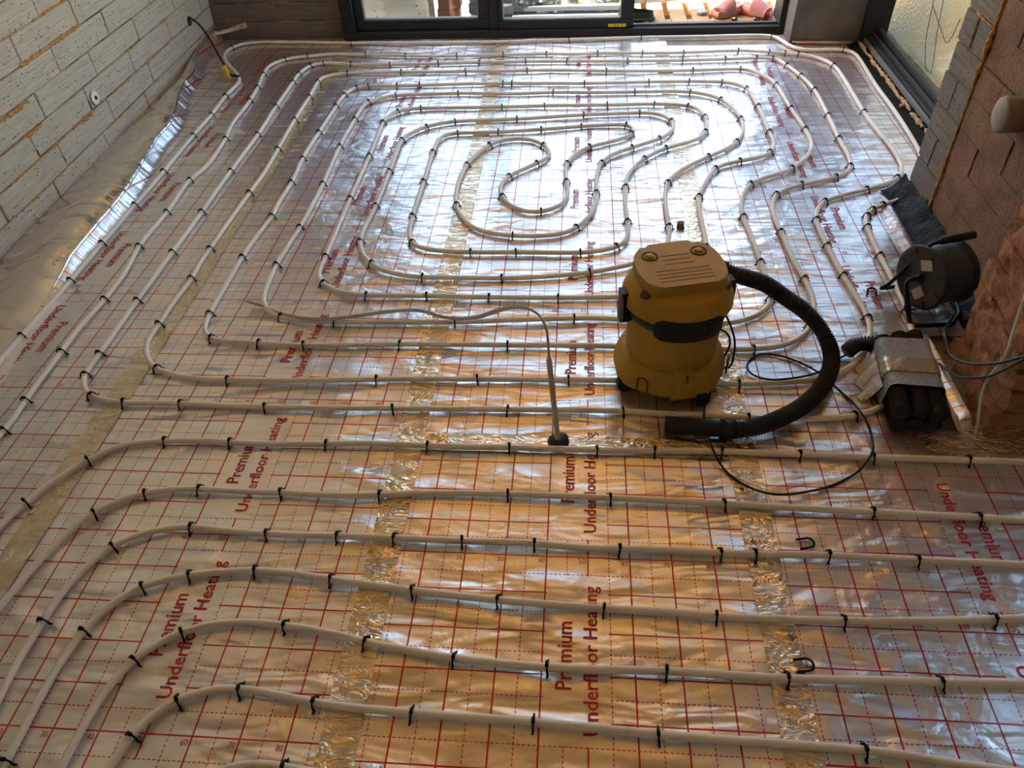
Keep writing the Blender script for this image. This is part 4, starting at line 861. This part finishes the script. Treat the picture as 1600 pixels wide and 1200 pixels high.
# tool holder wedge at the front and castor housings
wd = [(-0.046, -0.115, 0.036), (0.046, -0.115, 0.036), (0.046, -0.170, 0.036), (-0.046, -0.170, 0.036), (-0.028, -0.115, 0.122), (0.028, -0.115, 0.122), (0.025, -0.148, 0.114), (-0.025, -0.148, 0.114)]
wq = [(0, 1, 2, 3)[::-1], (4, 5, 6, 7), (3, 2, 6, 7), (2, 1, 5, 6), (1, 0, 4, 5), (0, 3, 7, 4)]
mk('tool_holder', (wd, wq), 'yellow_plastic', vac, False)
mk('slot', box(-0.003, 0.003, -0.1585, -0.148, 0.085, 0.108), 'groove_shade', vac, False)
for deg in (-134, -30):
    a = math.radians(deg); er = Vector((math.cos(a), math.sin(a), 0)); et = Vector((-math.sin(a), math.cos(a), 0))
    P = [er * 0.171 + et * (0.016 * math.cos(q)) + Vector((0, 0, 0.080 + 0.014 * math.sin(q))) for q in [PI * k / 8 for k in range(9)]]
    P = [er * 0.173 + et * 0.016 + Vector((0, 0, 0.048))] + P + [er * 0.173 - et * 0.016 + Vector((0, 0, 0.048))]
    mk('moulded_arch', tube(P, 0.0028, 6), 'groove_shade', vac)
for deg in (20, 112, -160, -74):
    a = math.radians(deg); c = Vector((0.166 * math.cos(a), 0.166 * math.sin(a), 0))
    cs = mk('castor', move(box(-0.016, 0.016, -0.013, 0.013, 0.022, 0.046, 0.004), Matrix.Translation(c)), 'black_plastic', vac, False)
    for sy in (-0.011, 0.011):
        wv = move(lathe([(0.010, -0.006), (0.021, -0.005), (0.021, 0.005), (0.010, 0.006)], 20), Matrix.Translation(c + Vector((0.004, sy, 0.023))) @ Matrix.Rotation(PI / 2, 4, 'X'))
        mk('wheel', wv, 'black_rubber', cs)
# hose port at the back, then hose and cuff as parts of the cleaner; the loose nozzle end too
inv = Matrix.Rotation(math.radians(-13), 4, 'Z') @ Matrix.Translation((-0.742, -0.695, 0))
def local(P): return [inv @ Vector(p) for p in P]
hp = smooth_line(resample(crom(HOSE, 0.01), 0.0021), 60)
def corrug(P, r, amp, seg=14):
    fr = frames(P); V = []; F = []
    for i, (p, t_, n, b) in enumerate(fr):
        rr = r + amp * math.sin(i * PI / 2)
        for k in range(seg):
            q = 2 * PI * k / seg; V.append(p + n * rr * math.sin(q) + b * rr * math.cos(q))
    for i in range(len(fr) - 1):
        for k in range(seg):
            k2 = (k + 1) % seg; F.append((i * seg + k, i * seg + k2, (i + 1) * seg + k2, (i + 1) * seg + k))
    F.append(tuple(range(seg - 1, -1, -1))); F.append(tuple((len(fr) - 1) * seg + k for k in range(seg)))
    return V, F
hose = mk('hose', corrug(local(hp), 0.0228, 0.0026), 'black_rubber', vac)
hose['label'] = 'thick black ribbed hose curling round to the front'
d0 = (Vector(HOSE[1]) - Vector(HOSE[0])).normalized(); h0 = Vector(HOSE[0])
mk('hose_port', tube(local([h0 + Vector((-0.05, -0.02, -0.02)), h0 - d0 * 0.02, h0 + d0 * 0.012]), 0.028, 18), 'black_plastic', vac)
wp = [Vector(p) for p in WAND]
mk('cuff', tube(local([wp[0], wp[0].lerp(wp[1], 0.5), wp[1]]), 0.0275, 18), 'black_plastic', hose)
mk('nozzle', tube(local([wp[1] + (wp[0] - wp[1]) * 0.2, wp[1], wp[2], wp[3]]), lambda s: 0.0215 + 0.004 * s, 18, True), 'black_plastic', hose)
cd_p = smooth_line(resample(crom(CORD, 0.01), 0.008), 4)
c1 = mk('power_cord', tube(local(cd_p), 0.0033, 7), 'black_rubber', vac)
c2 = mk('cord_loop', tube(local(smooth_line(resample(crom(CORD_LOOP, 0.01), 0.008), 3)), 0.0033, 7), 'black_rubber', vac)

# ------------------------------------------------------------------ cable reel
AX = Vector((0.927, 0.375, 0)).normalized()
reel = tag(empty('cable_reel', (1.60, 1.02, 0)), 'black cable reel on a bent tube stand beside the brick wall', 'cable reel')
ro = Vector((1.60, 1.02, 0))
Q = Vector((1.552, 1.014, 0.128)) - ro
RM = AX.to_track_quat('Z', 'Y').to_matrix().to_4x4()
def onreel(vf, d): return move(vf, Matrix.Translation(Q + AX * d) @ RM)
d1 = mk('flange', onreel(lathe([(0.02, -0.004), (0.094, -0.006), (0.104, -0.006), (0.106, 0.0), (0.102, 0.005), (0.02, 0.005)], 48), 0), 'dark_reel', reel)
for k in range(8):
    q = 2 * PI * k / 8 + 0.2
    rb = box(0.074, 0.098, -0.0015, 0.0015, -0.0085, -0.005)
    mk('rib', onreel(move(rb, Matrix.Rotation(q, 4, 'Z')), 0), 'black_plastic', d1, False)
up_ = RM.inverted() @ Vector((0, 0, 1)); au = math.atan2(up_.y, up_.x)
for da, rr in ((0.15, 0.052), (2.9, 0.050)):
    lab = box(-0.023, 0.023, -0.017, 0.017, -0.0082, -0.0062)
    mk('paper_label', onreel(move(lab, Matrix.Rotation(au + da, 4, 'Z') @ Matrix.Translation((rr, 0, 0)) @ Matrix.Rotation(0.9, 4, 'Z')), 0), 'paper_label', d1, False)
mk('hub', onreel(lathe([(0.014, -0.016), (0.014, 0.0)], 20), 0), 'black_plastic', d1)
mk('flange', onreel(lathe([(0.02, -0.004), (0.102, -0.005), (0.105, 0.0), (0.102, 0.005), (0.02, 0.005)], 48), 0.118), 'dark_reel', reel)
mk('drum', onreel(lathe([(0.06, 0.0), (0.06, 0.118)], 32), 0), 'black_plastic', reel)
hel = []
for layer, rr in ((0, 0.080), (1, 0.089)):
    for i in range(10 * 24):
        q = 2 * PI * i / 24; z_ = 0.008 + (i / (10 * 24)) * 0.10
        if layer: z_ = 0.108 - (z_ - 0.008)
        r2 = rr + 0.004 * noise.noise(Vector((math.cos(q) * 2, math.sin(q) * 2, i * 0.02)))
        hel.append(Vector((r2 * math.cos(q), r2 * math.sin(q), z_ + 0.003 * noise.noise(Vector((q, layer, 0))))))
mk('wound_cable', onreel(tube(hel, 0.0055, 7), 0), 'blue_cable', reel)
def rl(P): return [Vector(p) - ro for p in P]
hp_ = [(1.575, 1.135, 0.014), (1.50, 1.118, 0.014), (1.484, 1.108, 0.022), (1.500, 1.092, 0.055), (1.552, 1.052, 0.212), (1.566, 1.042, 0.238), (1.59, 1.044, 0.244)]
fr_ = mk('handle_frame', tube(crom(rl(hp_), 0.008), 0.0065, 10), 'black_plastic', reel)
mk('grip', tube(rl([(1.582, 1.044, 0.245), (1.63, 1.058, 0.246), (1.692, 1.078, 0.246)]), 0.0125, 14), 'black_rubber', fr_)
lp = [(1.548, 1.010, 0.128), (1.515, 1.000, 0.130), (1.502, 0.992, 0.122), (1.506, 0.975, 0.085), (1.518, 0.935, 0.03), (1.526, 0.922, 0.016), (1.545, 0.916, 0.012), (1.655, 0.925, 0.012)]
lg = mk('leg', tube(crom(rl(lp), 0.008), 0.0075, 10), 'black_plastic', reel)
mk('clamp', tube(rl([(1.510, 0.958, 0.062), (1.514, 0.948, 0.046)]), 0.0105, 10), 'black_plastic', lg)
mk('hook', tube(rl([(1.514, 0.95, 0.052), (1.54, 0.95, 0.05)]), 0.003, 6), 'black_plastic', lg)
mk('foot', tube(crom(rl([(1.655, 0.925, 0.012), (1.70, 1.0, 0.012), (1.69, 1.10, 0.012), (1.575, 1.135, 0.014)]), 0.01), 0.0065, 8), 'black_plastic', reel)
tag(mk('extension_cable', tube(crom(GREY_CABLE, 0.01), 0.0042, 8), 'blue_cable'), 'upper blue-grey cable strand leading from the reel over the brick pier', 'cable', 'cable strands by the brick pier')
tag(mk('extension_cable', tube(crom(GREY_CABLE2, 0.01), 0.0038, 8), 'blue_cable'), 'lower dark cable strand crossing the foot of the brick pier', 'cable', 'cable strands by the brick pier')
tag(mk('wall_cable', tube(crom(WHITE_CABLE, 0.01), 0.006, 8, True, 0.5), 'white_cable'), 'pale flat cable running down the rough brick pier', 'cable')

# ------------------------------------------------------------------ bundle of corrugated duct
bo = Vector((1.410, 0.615, 0)); brz = math.radians(-6)
bun = tag(empty('duct_bundle', bo, brz), 'bundle of black corrugated ducts wrapped in grey foam sheet', 'duct bundle')
for row in range(2):
    for c in range(3):
        x = (c - 1) * 0.047 + random.uniform(-0.003, 0.003); z = 0.026 + row * 0.046
        y0 = -0.165 + random.uniform(-0.008, 0.008); y1 = 0.165 + 0.02 * (c - 1) + random.uniform(-0.006, 0.006)
        n = int((y1 - y0) / 0.0021)
        mk('duct', corrug([(x, y0 + (y1 - y0) * i / n, z) for i in range(n + 1)], 0.0225, 0.0022, 14), 'black_plastic', bun)
bent = resample(crom([(-0.045, 0.06, 0.062), (-0.05, 0.11, 0.062), (-0.075, 0.145, 0.055), (-0.115, 0.150, 0.042), (-0.142, 0.128, 0.030)], 0.004), 0.0021)
mk('duct', corrug(bent, 0.0225, 0.0022, 14), 'black_plastic', bun)
def sleeve(y0, y1, hw, z1, n=16, seed=0, amp=0.004):
    V = []; F = []; ny = 14
    sec = rrect([(-hw, 0.003), (hw, 0.003), (hw - 0.006, z1), (-hw + 0.006, z1)], 0.018, 5)
    m = len(sec)
    for j in range(ny + 1):
        y = y0 + (y1 - y0) * j / ny
        for (x, z) in sec:
            p = Vector((x, y, z)); k = noise.noise(Vector((x * 22, y * 16, z * 22 + seed)))
            V.append(p + Vector((x * 0.02 * k, 0.006 * noise.noise(Vector((x * 15, seed, z * 15))) * (1 if j in (0, ny) else 0), amp * k if z > 0.03 else 0)))
    for j in range(ny):
        for i in range(m):
            i2 = (i + 1) % m; F.append((j * m + i, j * m + i2, (j + 1) * m + i2, (j + 1) * m + i))
    return V, F
mk('foam_wrap', sleeve(-0.088, 0.122, 0.079, 0.104), 'bubble_wrap', bun)
mk('tape_band', sleeve(-0.030, 0.030, 0.0805, 0.1065, seed=0), 'gold_tape', bun)
V = []; F = []; n = 14
for j in range(n + 1):
    for i in range(7):
        u, v = i / 6, j / n
        x = 0.075 + 0.065 * u * (0.75 + 0.25 * math.sin(v * 9)); y = -0.15 + 0.30 * v
        V.append((x, y + 0.02 * u * math.sin(v * 14), max(0.004, 0.085 * (1 - u) ** 1.3 + 0.012 * noise.noise(Vector((x * 25, y * 12, 3))))))
for j in range(n):
    for i in range(6):
        a = j * 7 + i; F.append((a, a + 1, a + 8, a + 7))
w1 = mk('loose_film', (V, F), 'clear_film', bun)
V2 = [(-0.08 - 0.05 * (i / 6) * (0.8 + 0.2 * math.sin(j)), -0.06 + 0.15 * j / n, max(0.004, 0.07 * (1 - i / 6) ** 1.5 + 0.006 * noise.noise(Vector((i * 0.7, j * 0.5, 8))))) for j in range(n + 1) for i in range(7)]
mk('loose_film', (V2, F), 'clear_film', bun)

# ------------------------------------------------------------------ small things about the room
# crumpled black membrane between foil and brick wall
V = []; F = []
for j in range(61):
    y = 0.86 + 0.95 * j / 60
    for i in range(7):
        u = i / 6
        V.append((1.676 + 0.078 * u + 0.008 * noise.noise(Vector((y * 14, u * 3, 0))), y, 0.004 + 0.10 * u * u * (0.7 + 0.5 * noise.noise(Vector((y * 8, 1, 0)))) + 0.014 * abs(noise.noise(Vector((y * 22, u * 5, 3))))))
for j in range(60):
    for i in range(6):
        a = j * 7 + i; F.append((a, a + 1, a + 8, a + 7))
tag(mk('damp_membrane', (V, F), 'black_membrane'), 'crumpled black membrane along the foot of the brown block wall', 'membrane')
# waste pipe stub
ps = tag(empty('waste_pipe', (1.757, 1.205, 0.575)), 'pale grey pipe stub sticking out of the brown block wall', 'pipe')
mk('pipe_wall', move(lathe([(0.050, -0.02), (0.052, 0.055), (0.050, 0.062), (0.044, 0.066), (0.010, 0.068)], 32), Matrix.Rotation(-PI / 2, 4, 'Y')), 'stub_grey', ps)
tag(mk('blue_wire', tube(crom([(1.752, 0.90, 0.52), (1.742, 0.905, 0.48), (1.748, 0.91, 0.43)], 0.01), 0.008, 8), 'blue_cable'), 'short dark blue wire end on the brown block wall', 'wire')
# insulation washer on the left wall
wsh = tag(empty('fixing_washer', (wall_x(2.262) + 0.003, 2.262, 0.233), math.radians(1)), 'round white fixing washer on the grey block wall', 'washer')
mk('disc', move(lathe([(0.0, 0.0), (0.030, 0.0), (0.032, 0.003), (0.030, 0.006), (0.010, 0.007), (0.008, 0.004)], 28), Matrix.Rotation(PI / 2, 4, 'Y')), 'washer_white', wsh)
mk('plug', move(lathe([(0.009, 0.005), (0.009, 0.009), (0.004, 0.010)], 14), Matrix.Rotation(PI / 2, 4, 'Y')), 'black_plastic', wsh)
dw = tag(empty('dark_patch_plug', (wall_x(3.44) + 0.002, 3.44, 0.205), math.radians(1)), 'dark round plug hole in the grey blocks behind the bent rod', 'plug')
mk('rim', move(lathe([(0.0, 0.0), (0.026, 0.0), (0.024, 0.003), (0.0, 0.002)], 20), Matrix.Rotation(PI / 2, 4, 'Y')), 'grey_panel', dw)
# bent rod with a yellow clamp
st0 = Vector(STICK[0]); stk = tag(empty('bent_rod', (st0.x, st0.y, 0)), 'thin black bent rod with a yellow clamp, by the far left corner', 'rod')
mk('rod', tube(smooth_line(resample(crom(rel(STICK, stk), 0.01), 0.01), 3), lambda s: 0.0062 - 0.0012 * s, 8), 'black_plastic', stk)
cb = move(box(-0.010, 0.010, -0.014, 0.014, -0.036, 0.036, 0.006, 2), Matrix.Translation(Vector(STICK[0]) - Vector(stk.location) + Vector((-0.004, -0.01, 0.022))) @ Matrix.Rotation(-0.25, 4, 'Y'))
mk('clamp', cb, 'yellow_bright', stk)
mk('spring_arm', join(tube([(0.01, -0.005, 0.03), (0.035, -0.012, 0.02), (0.07, -0.03, 0.028)], 0.005, 8), tube([(0.02, 0.0, 0.012), (0.045, -0.02, 0.032)], 0.004, 6)), 'black_plastic', stk)
tag(mk('brown_crumb', lumpy(rough_box(0.842, 0.868, 1.515, 1.54, 0.0, 0.02, 3, 0.006, 60, 2), 0.004, 80), 'dust_brown'), 'small brown lump on the foil behind the vacuum', 'crumb')
for i, (a, b) in enumerate((((1.66, 3.522, 0.012), (1.985, 3.500, 0.012)), ((1.68, 3.512, 0.010), (1.97, 3.488, 0.010)))):
    tag(mk('copper_rod', tube([a, Vector(a).lerp(Vector(b), 0.5) + Vector((0, 0.004, 0)), b], 0.0045, 8), 'copper'), ('rear' if i == 0 else 'front') + ' one of two thin copper rods at the foot of the concrete pier', 'rod', 'copper rods')

wire = tag(empty('dangling_wire', (2.232, 3.05, 0.0)), 'thin dark wires looping down behind the side window', 'wire')
for P in ([(2.232, 3.22, 0.33), (2.232, 3.191, 0.27), (2.232, 3.153, 0.143), (2.232, 3.06, 0.04), (2.232, 3.0, 0.028)], [(2.230, 3.191, 0.29), (2.230, 3.02, 0.235), (2.230, 2.912, 0.205), (2.230, 2.87, 0.24), (2.230, 2.845, 0.33)], [(2.233, 3.11, 0.42), (2.233, 3.094, 0.343), (2.233, 3.051, 0.207), (2.233, 2.994, 0.103), (2.233, 2.97, 0.03)]):
    mk('strand', tube(crom(rel(P, wire), 0.01), 0.0018, 5), 'black_rubber', wire)
# ------------------------------------------------------------------ outside the doors
def pallet(label, x0, n, y0, y1, zt, pitch=0.133, w=0.095):
    root = tag(empty('pallet', (x0, y0, zt - 0.12)), label, 'pallet', 'pallets outside the door')
    x = x0
    for i in range(n):
        b = box(x - x0, x - x0 + w, 0, y1 - y0, 0.098, 0.12, 0.002)
        mk('deck_board', lumpy(b, 0.003, 5, i), 'pallet_wood', root, False); x += pitch
    W = (n - 1) * pitch + w
    for y in (0.03, (y1 - y0) / 2 - 0.05, y1 - y0 - 0.13):
        mk('bearer', box(0, W, y, y + 0.10, 0.02, 0.098, 0.002), 'pallet_dark', root, False)
    return root
pallet('sunlit wooden pallet outside the open door, under the pink slides', 0.752, 9, 3.915, 4.95, 0.005)
pallet('wooden pallet farther out behind the pallet with the slides', 0.70, 9, 5.0, 6.1, -0.005)
pallet('wooden pallet right of the open door jamb', 1.97, 6, 3.97, 4.95, 0.0)
def slide_shoe(label, heel, toe, z):
    heel, toe = Vector((*heel, 0)), Vector((*toe, 0)); d = toe - heel; L = d.length
    root = tag(empty('slide_sandal', (heel.x, heel.y, z), math.atan2(d.y, d.x)), label, 'sandal', 'pink slides')
    def hw(u): return L * (0.15 + 0.075 * math.sin(min(1, u * 1.15) * PI * 0.62)) * (1 if u > 0.06 else 0.7 + u * 5) * (1.0 if u < 0.9 else 1 - (u - 0.9) * 4)
    V = []; F = []; n = 18; m = 8
    for i in range(n + 1):
        u = i / n; h = hw(u); x = L * u
        for k in range(m + 1):
            s = -1 + 2 * k / m; V.append((x, h * s, 0.032 + 0.010 * s * s + 0.016 * (1 - u) ** 2))
        for k in range(m + 1):
            s = 1 - 2 * k / m; V.append((x, h * s * 0.96, 0.0 + 0.012 * max(0, u - 0.75) * 4 * 0.5))
    k = 2 * (m + 1)
    for i in range(n):
        for q in range(k):
            F.append((i * k + q, i * k + (q + 1) % k, (i + 1) * k + (q + 1) % k, (i + 1) * k + q))
    F.append(tuple(range(k - 1, -1, -1))); F.append(tuple(n * k + q for q in range(k)))
    mk('sole', (V, F), 'pink_sole', root)
    V = []; F = []; n = 12; m = 14
    for lay in (0, 1):
        for i in range(n + 1):
            u = 0.40 + 0.50 * i / n; h = hw(u) * 1.03 + (0.004 if lay == 0 else -0.004)
            top_ = 0.088 - 0.045 * (i / n) ** 1.5 - (0.010 if lay else 0)
            for q in range(m + 1):
                a_ = PI * q / m
                V.append((L * u, h * math.cos(a_), 0.014 + (top_) * math.sin(a_) ** 0.75))
    kk = (n + 1) * (m + 1)
    for i in range(n):
        for q in range(m):
            a_ = i * (m + 1) + q
            F.append((a_, a_ + 1, a_ + m + 2, a_ + m + 1)); F.append((kk + a_, kk + a_ + m + 1, kk + a_ + m + 2, kk + a_ + 1))
    for i in (0, n):
        for q in range(m):
            a_ = i * (m + 1) + q; F.append((a_, kk + a_, kk + a_ + 1, a_ + 1))
    mk('strap', (V, F), 'pink_foam', root)
    return root
slide_shoe('left pink slide sandal on the pallet outside, toe pointing left', (1.450, 4.085), (1.280, 3.965), 0.008)
slide_shoe('right pink slide sandal on the pallet outside, toe pointing right', (1.452, 4.080), (1.612, 3.945), 0.008)
cg = tag(empty('rubber_clog', (0.80, 3.975, 0.008), math.radians(-8)), 'dark olive rubber clog on the pallet beside the open sash', 'clog')
V = []; F = []; n = 20; m = 20
for i in range(n + 1):
    u = i / n
    for q in range(m):
        a_ = 2 * PI * q / m
        hwid = 0.048 * (1 - 0.25 * u); ll = 0.115
        px, py = ll * math.cos(a_), hwid * 1.0 * math.sin(a_)
        h = u * (0.052 + 0.028 * max(0, -math.cos(a_)))
        V.append((px * (1 - 0.10 * u), py, h))
for i in range(n):
    for q in range(m): F.append((i * m + q, i * m + (q + 1) % m, (i + 1) * m + (q + 1) % m, (i + 1) * m + q))
F.append(tuple(range(m - 1, -1, -1)))
mk('upper', (V, F), 'olive_rubber', cg)
mk('insole', ([(0.10 * math.cos(2 * PI * q / 20), 0.034 * math.sin(2 * PI * q / 20), 0.018) for q in range(20)], [tuple(range(20))]), 'black_rubber', cg, False)
mk('sole_rim', tube([(0.116 * math.cos(2 * PI * q / 28), 0.049 * math.sin(2 * PI * q / 28), 0.010) for q in range(29)], 0.006, 6), 'olive_rubber', cg)
tag(mk('tin_lid', move(lathe([(0.03, 0.0), (0.033, 0.004), (0.033, 0.016), (0.028, 0.020), (0.0, 0.018)], 24), Matrix.Translation((1.215, 4.06, 0.006))), 'gasket_grey'), 'small grey round lid on the pallet left of the pink slides', 'lid')
# packs and rubble seen through the two panes
sl = tag(empty('concrete_slab', (-0.70, 4.16, -0.12), math.radians(2)), 'grey speckled concrete slab leaning outside the left pane', 'slab')
mk('slab_body', rough_box(-0.32, 0.20, 0, 0.07, 0, 0.75, 4, 0.006, 8, 2), 'speckled_concrete', sl, False)
for i, (x, z) in enumerate(((-0.40, -0.12), (-0.405, -0.045), (-0.395, 0.03), (-0.40, 0.105), (-0.402, 0.18), (-0.398, 0.255), (-0.40, 0.33))):
    tag(mk('clay_brick', rough_box(x - 0.07, x + 0.075, 4.18, 4.29, z, z + 0.072, 2, 0.003, 20, i), 'red_clay', smooth=False), 'red clay brick, number %s from the ground in the stack outside the left pane' % ('one', 'two', 'three', 'four', 'five', 'six', 'seven')[i], 'brick', 'bricks stacked outside')
for i, x in enumerate((-0.50, -0.335)):
    tag(mk('timber_batten', move(box(-0.018, 0.018, 0, 0.03, 0, 0.62, 0.002), Matrix.Translation((x, 4.13, -0.12 if i == 0 else 0.10)) @ Matrix.Rotation((-0.02, -0.16)[i], 4, 'Y')), 'white_timber', smooth=False), ('upright' if i == 0 else 'tilted') + ' pale timber batten by the red bricks outside', 'batten', 'battens outside')
pk = tag(empty('insulation_pack', (-0.11, 4.25, -0.12)), 'blue-grey layered pack outside at the right of the left pane', 'pack')
for k in range(7): mk('layer', lumpy(box(-0.17, 0.13, 0, 0.22, k * 0.085, k * 0.085 + 0.078, 0.012), 0.006, 9, k), 'blue_grey_pack', pk)
sw = tag(empty('wrapped_pack', (0.37, 4.30, -0.12)), 'pack wrapped in crumpled silver film outside the second pane', 'pack')
mk('crumpled_wrap', rough_box(-0.32, 0.36, 0, 0.4, 0.0, 0.62, 14, 0.03, 9, 4), 'crumpled_silver', sw, False)
mk('base_slats', join(*[box(-0.36, 0.40, -0.04 - 0.02 * k, 0.4, 0.10 - 0.05 * k, 0.13 - 0.05 * k, 0.002) for k in range(2)]), 'blue_grey_pack', sw, False)
